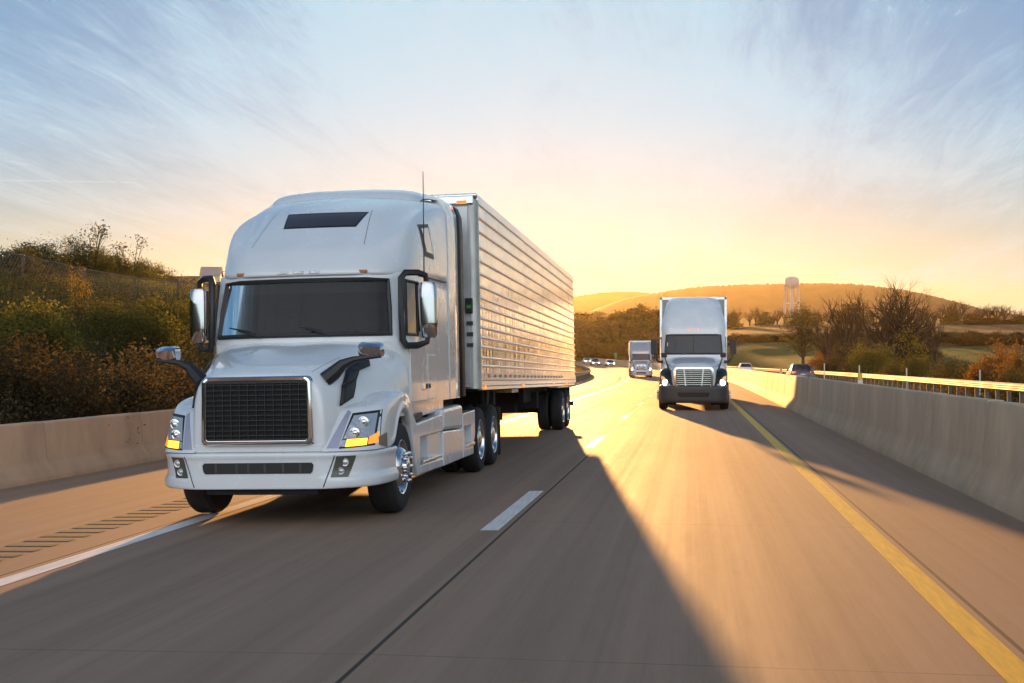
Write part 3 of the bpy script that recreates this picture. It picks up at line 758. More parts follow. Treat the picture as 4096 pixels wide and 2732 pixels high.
# bushes and saplings on the bank
for u, v, d, pr, w, lb in [(40, 975, 47, B_olive, 2.6, 'olive bush on the crest at the left edge of the photo'), (150, 960, 52, B_olive, 2.4, 'olive bush on the crest, second from the left edge'), (262, 938, 56, B_olive, 3.0, 'tallest olive bush on the crest, left of the thin stemmed sapling'), (345, 975, 58, B_green, 2.2, 'green bush at the foot of the thin stemmed sapling'), (430, 1000, 60, B_olive, 2.2, 'olive bush between the two thin saplings'), (520, 1022, 64, B_green, 2.4, 'green bush under the twin stemmed sapling'), (600, 1040, 70, B_green, 1.8, 'small green bush right of the twin stemmed sapling'), (655, 1078, 75, B_olive, 1.8, 'small round bush on the crest nearest the house'),
                         (310, 1050, 40, B_yel, .8, 'yellow sapling in front of the wire fence'), (520, 1180, 37, B_green, 2.6, 'green bush on the slope below the wire fence'), (690, 1160, 42, B_green, 2.4, 'green bush below the wire fence beside the truck mirror'), (560, 1262, 36, B_olive, 1.7, 'olive bush halfway up the weedy bank'), (120, 1330, 26, B_brown, 2.6, 'brown bush low on the weedy bank at the left'), (300, 1400, 25, B_brown, 2.6, 'brown bush low on the weedy bank above the barrier'), (560, 1380, 28, B_brown, 2.8, 'brown bush low on the weedy bank behind the chrome hood mirror'), (60, 1180, 32, B_green, 2.6, 'green bush on the slope at the left edge')]:
    put(pr, u, v, d, lb, 'bushes on the weedy bank', w)
def sumac(u, v, d, seed, stems, label):
    x, yy = spot(u, d); z = land(x, yy)-.1; H = top_z(u, v, d)-z; rg = random.Random(seed)
    t = thing('sapling', (x, yy, z), label, 'sapling', 'thin saplings on the crest'); g, c = MB(), MB()
    for i in range(stems):
        a = rg.uniform(0, 6.28); e = Vector((math.cos(a)*H*.28*rg.uniform(.3, 1), math.sin(a)*H*.28*rg.uniform(.3, 1), H*rg.uniform(.72, 1)))
        g.tube([(0, 0, 0), (e.x*.35, e.y*.35, e.z*.5), e[:]], [.03, .02, .01], 5, caps=False)
        for f in (.6, .8):
            q = Vector((e.x*f, e.y*f, e.z*f)); w = q + Vector((rg.uniform(-.6, .6), rg.uniform(-.6, .6), .5)); g.tube([q[:], w[:]], [.012, .006], 4, caps=False); leaves(c, [w], .05, rg, 9, .13)
        leaves(c, [e], .06, rg, 24, .22, .5)
    g.build('stem', M_twig, t, recalc=False); c.build('foliage', L_olive, t, recalc=False)
sumac(372, 868, 57, 3, 5, 'tallest thin stemmed sapling with tufts at its tips, on the crest at the left')
sumac(530, 935, 63, 8, 4, 'twin stemmed leafy sapling on the crest right of the tallest one')
sumac(708, 1075, 86, 9, 3, 'tiny sapling pair on the crest beside the house')
# house above the bank
def house():
    d = 402; u = 845; x, yy = spot(u, d); z = top_z(u, 1133, d)
    t = thing('house', (x, yy, z), 'small pale yellow gabled house on the ridge behind the truck cab', 'house', rz=R(14))
    wl = mat('pale_siding', (.50, .45, .30), .8, var=.1); rf = mat('grey_shingles', (.30, .28, .28), .8, var=.2); tr = mat('white_trim', (.65, .63, .58), .6); gl = mat('dark_glass', (.03, .03, .035), .12)
    g = MB(); g.box(-3, 3, -3.2, 3.2, -3, 2.5); g.prism([(-3.2, 2.5), (3.2, 2.5), (0, 5.0)], 0, -3, 3); g.build('wall', wl, t)
    g = MB()
    for sg in (-1, 1):
        g.prism([(sg*3.6, 2.2), (sg*3.6, 2.42), (0, 5.24), (0, 5.02)], 0, -3.3, 3.3)
    g.build('roof', rf, t)
    for xx in (-1.0, .55):
        g = MB(); g.box(xx-.6, xx+.6, -3.29, -3.2, .4, 2.0); w = g.build('window', tr, t); g = MB(); g.box(xx-.48, xx+.48, -3.32, -3.29, .52, 1.88); g.build('pane', gl, w)
    g = MB(); g.box(3.0, 3.08, -.6, .6, .5, 1.9); w = g.build('window', tr, t); g = MB(); g.box(3.08, 3.11, -.5, .5, .6, 1.8); g.build('pane', gl, w)
    x2, y2 = spot(912, 410); t2 = thing('deck', (x2, y2, z), 'brown timber deck frame beside the small house', 'deck', rz=R(14)); wd = mat('deck_timber', (.16, .09, .05), .8)
    g = MB(); g.box(-2, 3.5, -1.6, 1.6, 1.1, 1.3); g.build('platform', wd, t2)
    for xx in (-1.8, .8, 3.3):
        g = MB(); g.box(xx-.12, xx+.12, -1.6, -1.36, -3, 4.2); g.build('post', wd, t2)
    g = MB(); g.box(-2, 3.5, -1.65, -1.45, 4.2, 4.4); g.build('beam', wd, t2)
house()

# ------------------------------------------------------------------ the hazy evening air
def haze():
    g = MB(); g.box(-5600, 5600, -700, 5600, -4, HAZE_TOP)
    m = bpy.data.materials.new('evening_haze'); m.use_nodes = True; nt = m.node_tree; nt.nodes.remove(nt.nodes['Principled BSDF'])
    v = nt.nodes.new('ShaderNodeVolumePrincipled'); v.inputs['Color'].default_value = HAZE_COL; v.inputs['Density'].default_value = HAZE_D; v.inputs['Anisotropy'].default_value = HAZE_G
    nt.links.new(v.outputs[0], nt.nodes['Material Output'].inputs['Volume'])
    tag(g.build('haze', m), kind='stuff')
HAZE_TOP, HAZE_D, HAZE_G, HAZE_COL = 172, .000035, .68, (.95, .77, .47, 1)
haze()
# ------------------------------------------------------------------ vehicle materials
M_truck = mat('white_truck_paint', (.74, .755, .77), .26, var=.05, vscale=1.6, coat=.8, spec=.5)
M_chrome = mat('chrome', (.74, .74, .76), .08, metal=1.)
M_satin = mat('polished_aluminium', (.78, .78, .78), .22, metal=1., var=.15, vscale=12)
M_black = mat('black_plastic', (.018, .017, .018), .45, var=.3, vscale=5)
M_dgrey = mat('dark_grey_plastic', (.05, .05, .052), .5, var=.2)
M_dark = mat('chassis_black', (.012, .011, .011), .7)
M_rub = mat('tyre_rubber', (.022, .02, .019), .78, var=.35, vscale=7, bump=.2, bscale=60)
M_glass = glassmat('window_glass', (.46, .48, .47)); M_dglass = mat('dark_glass_panel', (.02, .017, .018), .08, spec=.6)
M_lens = mat('lamp_reflector', (.60, .60, .62), .28, metal=.6, bump=.4, bscale=22)
M_clear = glassmat('lamp_cover', (.92, .93, .95))
M_amberlit = mat('lit_amber', (.9, .35, .02), .4, emit=(1, .36, .02), es=1.8)
M_amber = mat('amber_lens', (.40, .10, .02), .2); M_orange = mat('orange_lens', (.72, .17, .02), .25, emit=(1, .25, .03), es=.5)
M_red = mat('red_lens', (.45, .03, .02), .25); M_redlit = mat('lit_red', (.8, .05, .03), .3, emit=(1, .07, .03), es=1.6)
M_headlit = mat('lit_headlight', (1, .95, .85), .3, emit=(1, .93, .78), es=7.)
M_fog = mat('smoked_fog_panel', (.09, .09, .07), .18)
M_int = mat('cab_interior', (.03, .026, .026), .8); M_curt = mat('sleeper_curtain', (.02, .016, .017), .9, var=.2)
from mathutils.bvhtree import BVHTree
def bvh_of(*objs):
    bpy.context.view_layer.update(); dg = bpy.context.evaluated_depsgraph_get(); vs, fs = [], []
    for o in objs:
        e = o.evaluated_get(dg); me = e.to_mesh(); b = len(vs)
        vs += [v.co.copy() for v in me.vertices]; fs += [[b+i for i in p.vertices] for p in me.polygons]; e.to_mesh_clear()
    return BVHTree.FromPolygons(vs, fs)
def drape(bv, quads, ax, off, n=6, m=5, fall=0.):
    """lay a patch (quad corners given in the two axes other than ax) on a surface seen along ax ('y' from the front, 'x' from the right, '-x' from the left)"""
    g = MB()
    for q in quads:
        rows = []
        for i in range(m+1):
            row = []
            for j in range(n+1):
                s, t = j/n, i/m
                a = (q[0][0]*(1-s)+q[1][0]*s)*(1-t) + (q[3][0]*(1-s)+q[2][0]*s)*t
                b = (q[0][1]*(1-s)+q[1][1]*s)*(1-t) + (q[3][1]*(1-s)+q[2][1]*s)*t
                if ax == 'y': o, d = Vector((a, -3, b)), Vector((0, 1, 0))
                elif ax == 'x': o, d = Vector((4, a, b)), Vector((-1, 0, 0))
                else: o, d = Vector((-4, a, b)), Vector((1, 0, 0))
                h, nr, _, _ = bv.ray_cast(o, d)
                if h is None: h = Vector((a, fall, b)) if ax == 'y' else Vector((fall*(1 if ax == 'x' else -1), a, b))
                row.append((h - d*off)[:])
            rows.append(row)
        g.grid(rows)
    return g
def interp(pts, t):
    return lerp(t, pts)
def wheel(root, x, y, z, r, w, side, style, name='wheel', name2='rim'):
    """tyre with its rim; x is the outer face, side +1 right"""
    s = side; g = MB()
    g.lathe([(r*.60, 0), (r*.66, -.0), (r*.86, .012), (r*.93, .0), (r*.985, -.035), (r, -.06), (r, -w+.06), (r*.985, -w+.035), (r*.93, -w), (r*.6, -w)], ax=0, n=48)
    for k in range(3):
        xx = -w*(.3+.2*k)
        g.lathe([(r+.001, xx-.008), (r+.001, xx+.008)], ax=0, n=48)
    g.v = [(v[0]*s, v[1], v[2]) for v in g.v]
    t = g.build(name, M_rub, root, smooth=True, angle=30); t.location = (x, y, z)
    g = MB()
    if style == 'steer':
        g.lathe([(r*.63, -.015), (r*.60, .006), (r*.565, .0), (r*.54, -.035), (r*.46, -.03), (r*.40, .015), (r*.36, .03), (r*.30, .035), (r*.20, .04), (r*.19, .07), (r*.12, .085), (.001, .085)], ax=0, n=40)
    else:
        g.lathe([(r*.63, -.015), (r*.60, .006), (r*.575, .0), (r*.55, -.05), (r*.52, -.13), (r*.36, -.15), (r*.27, -.12), (r*.26, -.02), (r*.18, .0), (.001, .0)], ax=0, n=40)
    g.v = [(v[0]*s, v[1], v[2]) for v in g.v]
    xa, xb = (.01, .095) if style == 'steer' else (-.15, -.08)
    for k in range(10):
        a = 2*math.pi*k/10
        g.tube([(s*xa, r*.315*math.cos(a), r*.315*math.sin(a)), (s*(xb-.03), r*.315*math.cos(a), r*.315*math.sin(a)), (s*xb, r*.315*math.cos(a), r*.315*math.sin(a))], [.021, .021, .012], 7)
    rim = g.build(name2, M_chrome if style == 'steer' else M_satin, t, smooth=True, angle=35)
    return t

# ------------------------------------------------------------------ the near truck
def main_truck():
    T = thing('semi_truck', (-4.52, 12.6, -.052), 'big near white semi truck with black mesh grille, pulling a quilted silver trailer', 'truck')
    T.rotation_euler = (0, -.02, 0)
    # hood
    ST = [(-.00, [(0, 1.60), (.25, 1.60), (.46, 1.585), (.60, 1.53), (.67, 1.42), (.695, 1.25), (.705, 1.05), (.71, .83)]),
          (.05, [(0, 1.65), (.26, 1.65), (.50, 1.635), (.65, 1.565), (.715, 1.43), (.735, 1.25), (.74, 1.05), (.745, .83)]),
          (.30, [(0, 1.745), (.28, 1.75), (.54, 1.72), (.71, 1.65), (.79, 1.50), (.82, 1.30), (.83, 1.1), (.83, .9)]),
          (.75, [(0, 1.86), (.3, 1.875), (.60, 1.835), (.80, 1.77), (.90, 1.61), (.95, 1.40), (.97, 1.2), (.97, 1.0)]),
          (1.2, [(0, 1.96), (.32, 1.975), (.65, 1.95), (.90, 1.89), (1.03, 1.73), (1.09, 1.5), (1.11, 1.3), (1.11, 1.1)]),
          (1.55, [(0, 2.02), (.33, 2.03), (.7, 2.015), (.98, 1.97), (1.12, 1.82), (1.18, 1.56), (1.19, 1.3), (1.19, 1.1)]),
          (1.84, [(0, 2.04), (.34, 2.04), (.72, 2.03), (1.03, 1.98), (1.17, 1.84), (1.215, 1.56), (1.22, 1.3), (1.22, 1.1)])]
    g = MB(); g.grid([[(x, y, z) for x, z in pr] for y, pr in ST])
    # front face of the hood behind the grille
    fr = [(x, 0.0, z) for x, z in ST[0][1]]; inn = [(x*.74, .012, .93 + (z-.83)*.78) for x, z in ST[0][1]]
    g.grid([inn, fr]); 
    hood = g.build('hood', M_truck, T, smooth=True, sub=2, mirror=True, weld=True)
    g = MB(); n = 8
    # hood floor panel under the grille
    g.box(-.71, .71, .005, .10, .80, .885); g.build('grille_sill', M_truck, T, bevel=.012)
    # fender
    PC = [(.70, -.012), (.80, .015), (.90, .055), (1.0, .11), (1.09, .18), (1.16, .26), (1.205, .36), (1.235, .55), (1.245, .78), (1.25, .92), (1.25, 1.0), (1.25, 1.1), (1.25, 1.25), (1.25, 1.42), (1.25, 1.58), (1.245, 1.70), (1.24, 1.80)]
    CZ = [1.26, 1.26, 1.265, 1.27, 1.275, 1.285, 1.30, 1.325, 1.35, 1.365, 1.375, 1.385, 1.395, 1.40, 1.40, 1.395, 1.385]
    def arch(y):
        if y < .9: return .80
        q = 1-((y-1.42)/.53)**2
        return .55+.645*math.sqrt(max(q, .16))
    rows = [[] for _ in range(10)]
    for i, ((x, y), cz) in enumerate(zip(PC, CZ)):
        a = PC[max(0, i-1)]; b = PC[min(len(PC)-1, i+1)]; tx, ty = b[0]-a[0], b[1]-a[1]; l = math.hypot(tx, ty); nx, ny = ty/l, -tx/l
        zb = arch(y); lean = .62*max(0, 1-max(0, y-.3)/.55); ar = 1 if y >= .9 else 0
        zs = [zb, zb, zb+.07, zb+.085, zb+.085+(cz-zb-.085)*.35, zb+.085+(cz-zb-.085)*.7, cz-.03, cz, cz+.03, cz+.02]
        inn = [.05*ar, -.022*ar, -.018*ar, 0, 0, .004, .02, .07, .20, .42]
        for r in range(10):
            z = min(zs[r], cz+.03); q = inn[r]
            rows[r].append((x - nx*q, y - ny*q + lean*max(0, z-.80), z))
    fenders = []
    for s in (1, -1):
        g = MB(); g.grid([[(p[0]*s, p[1], p[2]) for p in r] for r in rows]); fenders.append(g.build('fender', M_truck, T, smooth=True, sub=2))
    # bumper
    BP = [(0, -.02), (.30, -.02), (.62, -.018), (.74, .0), (.84, .04), (.95, .10), (1.06, .19), (1.15, .31), (1.21, .46), (1.245, .68), (1.255, .98)]
    BR = [(.10, .415), (.0, .405), (-.03, .42), (-.035, .515), (-.004, .54), (0, .60), (0, .72), (-.018, .742), (-.020, .782), (.0, .798), (.10, .80)]
    rows = [[] for _ in BR]
    for i, (x, y) in enumerate(BP):
        a = BP[max(0, i-1)]; b = BP[min(len(BP)-1, i+1)]; tx, ty = b[0]-a[0], b[1]-a[1]; l = math.hypot(tx, ty); nx, ny = ty/l, -tx/l
        if i == 0: nx, ny = 0, -1
        k = min(1, max(0, (x-.70)/.2))
        for r, (q, z) in enumerate(BR):
            q2 = q if r > 4 or r < 2 else q*k
            rows[r].append((x - nx*q2, y - ny*q2, z))
    g = MB(); g.grid(rows); bumper = g.build('bumper', M_truck, T, smooth=True, sub=2, mirror=True, weld=True)
    bvb = bvh_of(bumper)
    # seams of the bumper end pieces
    for s in (1, -1):
        drape(bvb, [[(s*.705, .43), (s*.717, .43), (s*.847, .79), (s*.835, .79)]], 'y', .002, 1, 10).build('bumper_seam', M_black, bumper)
    # lower air slot
    slot = [(-.60, .60), (-.58, .575), (.58, .575), (.60, .60), (.61, .665), (.59, .69), (-.59, .69), (-.61, .665)]
    g = MB(); g.prism(slot, 1, -.026, .03); sl_ = g.build('air_slot', M_black, bumper)
    g = MB()
    for xx in (-.46, -.23, -.1, .08, .28, .47): g.box(xx-.012, xx+.012, -.029, -.026, .585, .68)
    g.build('slot_bar', M_dgrey, sl_)
    # fog lamps
    for s in (1, -1):
        f = drape(bvb, [[(s*.785, .53), (s*.955, .53), (s*1.03, .75), (s*.845, .75)]], 'y', .005, 6, 6).build('fog_lamp', M_fog, T, smooth=True, angle=60)
        for xx, zz, rr in ((.925, .685, .045), (.885, .595, .04)):
            h, nr, _, _ = bvb.ray_cast(Vector((s*xx, -3, zz)), Vector((0, 1, 0))); g = MB()
            g.lathe([(rr, 0), (rr*.95, -.012), (rr*.7, -.008), (rr*.45, -.016), (.001, -.022)], o=(h.x, h.y-.006, h.z), ax=1, n=18); g.build('bulb', M_lens, f, smooth=True)
    # grille
    def rrect(x0, x1, z0, z1, r, n=5):
        out = []
        for cx, cz, a0 in ((x1-r, z0+r, -90), (x1-r, z1-r, 0), (x0+r, z1-r, 90), (x0+r, z0+r, 180)):
            for k in range(n+1):
                a = R(a0+90*k/n); out.append((cx+r*math.cos(a), cz+r*math.sin(a)))
        return out
    def taper(p): return (p[0]*(1-.022*(p[1]-.9)/.6), p[1])
    o1 = [taper(p) for p in rrect(-.615, .615, .875, 1.605, .07)]; o2 = [taper(p) for p in rrect(-.598, .598, .892, 1.590, .06)]; o3 = [taper(p) for p in rrect(-.562, .562, .925, 1.562, .035)]; 
    g = MB(); g.grid([[(x, .10, z) for x, z in o1], [(x, -.035, z) for x, z in o1], [(x, -.05, z) for x, z in o2], [(x, -.045, z) for x, z in o3], [(x, .0, z) for x, z in o3]], cu=True)
    gf = g.build('grille', M_chrome, T, smooth=True, angle=50)
    g = MB(); g.box(-.575, .575, -.012, .03, .915, 1.575); g.build('core', mat('grille_core', (.008, .007, .007), .8), gf)
    g = MB(); 
    for i in range(13):
        x = -.56+1.12*i/12; g.box(x-.0032, x+.0032, -.036, -.016, .925, 1.565)
    for i in range(13):
        z = .925+.64*i/12; g.box(-.56, .56, -.040, -.020, z-.0045, z+.0045)
    g.box(-.565, .565, -.03, .01, .925, .945); g.box(-.565, .565, -.03, .01, 1.53, 1.565)
    g.build('grid', mat('mesh_black', (.026, .023, .023), .5), gf)
    # headlights on the fender fronts
    for s, fe in ((1, fenders[0]), (-1, fenders[1])):
        bv = bvh_of(fe)
        hl = drape(bv, [[(s*.865, .825), (s*1.215, .845), (s*1.205, 1.215), (s*.945, 1.19)]], 'y', .004, 10, 8, .3).build('headlight', M_black, T, smooth=True, angle=60)
        drape(bv, [[(s*.895, .925), (s*1.17, .935), (s*1.175, 1.185), (s*.965, 1.165)]], 'y', .010, 8, 8, .3).build('reflector', M_lens, hl, smooth=True, angle=60)
        drape(bv, [[(s*.925, .845), (s*1.12, .855), (s*1.12, .925), (s*.935, .92)]], 'y', .013, 6, 3, .3).build('turn_signal', M_amberlit, hl, smooth=True)
        drape(bv, [[(s*.872, .845), (s*.92, .847), (s*.93, .915), (s*.888, .915)]], 'y', .012, 3, 3, .3).build('corner_reflector', M_lens, hl)
        drape(bv, [[(s*1.13, .86), (s*1.205, .87), (s*1.205, .985), (s*1.13, .93)]], 'y', .013, 4, 3, .3).build('side_marker', M_orange, hl)
        for xx, zz, rr in ((1.065, 1.095, .058), (1.0, .985, .055)):
            h, nr, _, _ = bv.ray_cast(Vector((s*xx, -3, zz)), Vector((0, 1, 0)))
            if h is None: continue
            g = MB(); g.lathe([(rr*1.05, .02), (rr, -.018), (rr*.86, -.02), (rr*.80, -.006), (rr*.55, -.008), (rr*.5, -.02), (rr*.25, -.03), (.001, -.032)], o=(h.x, h.y-.012, h.z), ax=1, n=24); g.build('projector', M_satin if zz > 1.04 else M_chrome, hl, smooth=True, angle=40)
        drape(bv, [[(s*.742, .835), (s*.855, .835), (s*.93, 1.20), (s*.895, 1.225)]], 'y', .005, 4, 8, .1).build('headlight_trim', mat('sky_tinted_chrome', (.50, .49, .57), .3, metal=.5), T, smooth=True)  # lavender of the reflected sky is put into the trim colour
        drape(bv, [[(.42, .84), (.66, .80), (.66, .965), (.42, .93)]] if s > 0 else [[(.42, .84), (.66, .80), (.66, .965), (.42, .93)]], 'x' if s > 0 else '-x', .004, 4, 4, 1.24).build('fender_panel', mat('fender_badge_panel', (.17, .155, .13), .35), T)
    # vents and mirror arms on the hood sides
    bvh_ = bvh_of(hood)
    for s in (1, -1):
        ax = 'x' if s > 0 else '-x'
        drape(bvh_, VENT, ax, .012, 3, 5, 1.0).build('hood_vent', M_black, T, smooth=True, angle=60, solid=.02, offset=1)
    # cab: stacked outlines; the window openings are left open
    def plan(yf, c3, c4, xs=1.22):
        return [(0, yf), (.40, yf+.025), (.78, yf+.11), c3, c4, (xs-.008, 2.46), (xs, 2.86), (xs, 4.36)]
    LV = [(1.22, plan(1.72, (1.12, 1.78), (1.21, 1.86))), (1.60, plan(1.66, (1.11, 1.74), (1.21, 1.84))), (1.98, plan(1.33, (1.09, 1.65), (1.20, 1.84))), (2.07, plan(1.335, (1.06, 1.66), (1.195, 1.86))),
          (2.40, plan(1.42, (1.035, 1.73), (1.18, 1.90), 1.215)), (2.72, plan(1.50, (1.0, 1.80), (1.165, 1.96), 1.21)), (2.82, plan(1.52, (1.0, 1.82), (1.16, 1.99), 1.21))]
    g = MB(); pts = [[(x, y, z) for x, y in pl] for z, pl in LV]
    b = g.grid(pts)
    nc = 8
    keep = [k for k, f in enumerate(g.f) if not ((k//(nc-1)) in (3, 4) and (k % (nc-1)) in (0, 1, 2, 4))]
    g.f = [g.f[k] for k in keep]; g.m = [g.m[k] for k in keep]
    g.face([(0, 4.36, 1.22), (1.22, 4.36, 1.22), (1.21, 4.36, 2.82), (0, 4.36, 2.82)])
    g.face([(0, 1.72, 1.22), (1.12, 1.78, 1.22), (1.21, 1.86, 1.22), (1.22, 4.36, 1.22), (0, 4.36, 1.22)])
    cab = g.build('cab', M_truck, T, smooth=True, mirror=True, weld=True, angle=38)
    # windscreen
    def glass_cols(j0, j1, k0=3, k1=5):
        return [[Vector(pts[k][j]) for j in range(j0, j1+1)] for k in range(k0, k1+1)]
    gr = glass_cols(0, 3); full = [[Vector((-p.x, p.y, p.z)) for p in r[:0:-1]] + r for r in gr]
    g = MB(); g.grid([[(p.x, p.y-.004, p.z) for p in r] for r in full]); ws = g.build('windshield', M_glass, T, smooth=True, angle=180)
    loop = full[0] + [r[-1] for r in full[1:-1]] + full[-1][::-1] + [r[0] for r in full[1:-1]][::-1]
    g = MB(); L2 = [p + Vector((0, -.012, 0)) for p in loop]; g.tube(L2 + L2[:2], .027, 8, caps=False); g.build('gasket', M_black, ws, smooth=True, recalc=False)
    g = MB(); g.grid([[(p.x*.985, p.y+.05, z) for p in full[2]] for z in (2.57, 2.66, 2.75)]); g.build('sun_visor', M_dark, ws, solid=.01)
    for x0, x1 in ((.42, -.02), (-.42, -.86)):
        g = MB(); y0 = 1.33 + .05*abs(x0); g.tube([(x0, y0-.03, 2.055), ((x0*.7+x1*.3), y0-.045, 2.10), ((x0*.45+x1*.55), y0-.03, 2.135)], [.018, .015, .011], 6); g.tube([(x0-.12, y0-.03, 2.115), (x1+.02, y0+.02+.05*(x1 < -.5), 2.175)], [.016, .008], 5); g.build('wiper', M_black, ws)
    # door windows
    for s in (1, -1):
        q = [[Vector(pts[k][j]) for j in (4, 5)] for k in (3, 4, 5)]
        q = [[Vector((p.x*s, p.y, p.z)) for p in r] for r in q]
        g = MB(); g.grid([[p[:] for p in r] for r in q]); w = g.build('door_window', M_glass, T)
        loop = q[0] + [q[1][1]] + q[2][::-1] + [q[1][0]]; g = MB(); g.tube([p + Vector((s*.004, 0, 0)) for p in loop + loop[:2]], .022, 6, caps=False); g.build('window_seal', M_black, w, recalc=False)
    # interior
    g = MB(); g.box(-1.0, 1.0, 1.74, 2.05, 1.75, 2.07); g.box(-.8, .8, 1.52, 1.74, 1.75, 2.03); g.build('dashboard', M_int, T, bevel=.03)
    g = MB(); g.box(-1.19, 1.19, 2.95, 3.0, 1.3, 3.1); g.build('curtain', M_curt, T)
    g = MB(); g.box(-1.16, 1.16, 1.9, 2.95, 1.25, 1.45); g.build('cab_floor', M_int, T)
    g = MB(); g.box(-.85, .85, 2.0, 3.0, 2.93, 2.97); g.build('headliner', M_int, T)
    for s in (1, -1):
        g = MB(); g.box(s*.6-.25, s*.6+.25, 2.3, 2.75, 1.7, 1.85); g.box(s*.6-.25, s*.6+.25, 2.68, 2.82, 1.8, 2.4); g.box(s*.6-.14, s*.6+.14, 2.7, 2.8, 2.4, 2.56); g.build('seat', M_int, T, bevel=.04)
    g = MB(); g.grid([[(.58+(.21+.017*math.cos(b_))*math.cos(a_), 2.08-.5*.21*math.sin(a_)+.017*math.sin(b_), 2.13+.87*.21*math.sin(a_)) for b_ in [6.283*j/6 for j in range(6)]] for a_ in [6.283*i/24 for i in range(24)]], cu=True, cv=True); g.build('steering_wheel', M_black, T, smooth=True)
    # roof: visor lip, shoulders and the raised dome
    C = [[(0, 1.43, 2.795), (0, 1.62, 3.06), (0, 1.70, 3.13), (0, 1.78, 3.19), (0, 2.13, 3.45), (0, 2.52, 3.71), (0, 3.2, 3.925), (0, 3.22, 3.93)],
         [(.42, 1.45, 2.795), (.42, 1.645, 3.06), (.41, 1.725, 3.13), (.40, 1.80, 3.19), (.39, 2.15, 3.45), (.37, 2.54, 3.71), (.30, 3.2, 3.925), (0, 3.23, 3.93)],
         [(.80, 1.54, 2.795), (.79, 1.735, 3.07), (.76, 1.81, 3.14), (.72, 1.86, 3.20), (.69, 2.21, 3.455), (.65, 2.60, 3.71), (.50, 3.22, 3.925), (0, 3.25, 3.93)],
         [(1.06, 1.80, 2.80), (1.03, 1.97, 3.09), (.99, 2.06, 3.20), (.90, 2.08, 3.26), (.85, 2.40, 3.50), (.79, 2.75, 3.745), (.60, 3.26, 3.925), (0, 3.3, 3.935)],
         [(1.165, 2.03, 2.805), (1.16, 2.14, 3.11), (1.15, 2.24, 3.40), (1.02, 2.36, 3.40), (.97, 2.62, 3.585), (.89, 2.92, 3.79), (.68, 3.33, 3.935), (0, 3.36, 3.945)],
         [(1.215, 2.55, 2.82), (1.215, 2.60, 3.15), (1.205, 2.66, 3.60), (1.10, 2.78, 3.65), (1.05, 2.95, 3.73), (.96, 3.15, 3.85), (.75, 3.42, 3.945), (0, 3.48, 3.96)],
         [(1.222, 3.4, 2.83), (1.22, 3.4, 3.2), (1.20, 3.4, 3.72), (1.15, 3.42, 3.79), (1.10, 3.46, 3.86), (1.0, 3.52, 3.92), (.78, 3.62, 3.96), (0, 3.68, 3.98)],
         [(1.222, 4.36, 2.84), (1.222, 4.36, 3.3), (1.21, 4.36, 3.82), (1.17, 4.36, 3.90), (1.10, 4.36, 3.96), (1.0, 4.36, 4.0), (.78, 4.36, 4.02), (0, 4.36, 4.04)]]
    C = [[(x*(.955 if z > 3.12 and k_ > 2 else 1), y, z) for k_, (x, y, z) in enumerate(c)] if i_ < 6 else c for i_, c in enumerate(C)]
    g = MB(); g.grid([[c[r] for c in C] for r in range(8)])
    lip = [(max(0, c[0][0]-.03*(c[0][0] > .3)), c[0][1]+.05, c[0][2]-.028) for c in C]; lip2 = [(max(0, p[0]-.02*(p[0] > .3)), p[1]+.09, p[2]+.03) for p in lip]
    g.grid([lip2, lip, [c[0] for c in C]])
    roof = g.build('roof', M_truck, T, smooth=True, sub=2, mirror=True, weld=True)
    bvr = bvh_of(roof)
    for k_, (off_, m_) in enumerate(((.004, M_black), (.010, mat('tinted_skylight', (.045, .035, .04), .16)))):
        e = .018*(1-k_)
        o_ = drape(bvr, [[(-.37-e, 3.425-e), (.51+e, 3.425-e), (.58+e, 3.615+e), (-.42-e, 3.615+e)]], 'y', off_, 12, 5).build('skylight' if k_ else 'skylight_frame', m_, T, smooth=True, angle=180)
    for xx in (-.19, 0, .19, -.74, .74):
        h, nr, _, _ = bvr.ray_cast(Vector((xx, -3, 2.815)), Vector((0, 1, 0))); g = MB()
        g.box(h.x-.062, h.x+.062, h.y-.014, h.y+.02, h.z-.018, h.z+.018); g.build('marker_lamp', M_amber if abs(xx) > .5 else M_lens, T, bevel=.006)
    g = MB()
    seam = mat('panel_gap', (.20, .20, .21), .6)
    for s in (1, -1):
        drape(bvr, [[(s*.70, 3.16), (s*.708, 3.16), (s*.628, 3.66), (s*.62, 3.66)]], 'y', .002, 1, 14).build('panel_seam', seam, T)
        drape(bvh_, [[(s*.552, 1.642), (s*.560, 1.642), (s*.70, 1.80), (s*.692, 1.80)]], 'y', .002, 1, 10).build('panel_seam', seam, hood)
    # raised cap with side fairings closing the gap to the trailer
    prof = [(1.232, 1.22), (1.232, 2.0), (1.232, 2.84), (1.232, 3.60), (1.222, 3.84), (1.17, 3.98), (1.05, 4.06), (.85, 4.10), (.45, 4.125), (0, 4.13)]
    rows = []
    for y, dz, k in ((4.37, 0, 1), (4.42, .005, 1), (4.75, .02, 1), (5.06, .03, 1), (5.10, .01, .99)):
        rows.append([(x*k, y, z+dz*(z > 3.5)) for x, z in prof])
    g = MB(); g.grid(rows); g.grid([rows[0], [(max(0, x-.05), 4.37, z-.05 if z > 2 else z) for x, z in prof]])
    g.build('side_fairing', M_truck, T, smooth=True, mirror=True, weld=True, angle=45)
    rows = [[(1.234*k, y, 1.23), (1.234*k, y, 2.8), (1.234*k, y, 3.6), (1.222*k, y, 3.86), (1.17*k, y, 4.0), (1.05*k, y, 4.08), (.85*k, y, 4.12)] for y, k in ((5.10, 1.0), (5.42, 1.015))]
    for s in (1, -1):
        g = MB(); g.grid([[(p[0]*s, p[1], p[2]) for p in r] for r in rows]); g.build('gap_seal', M_black, T, smooth=True, solid=.02)
    cp = []
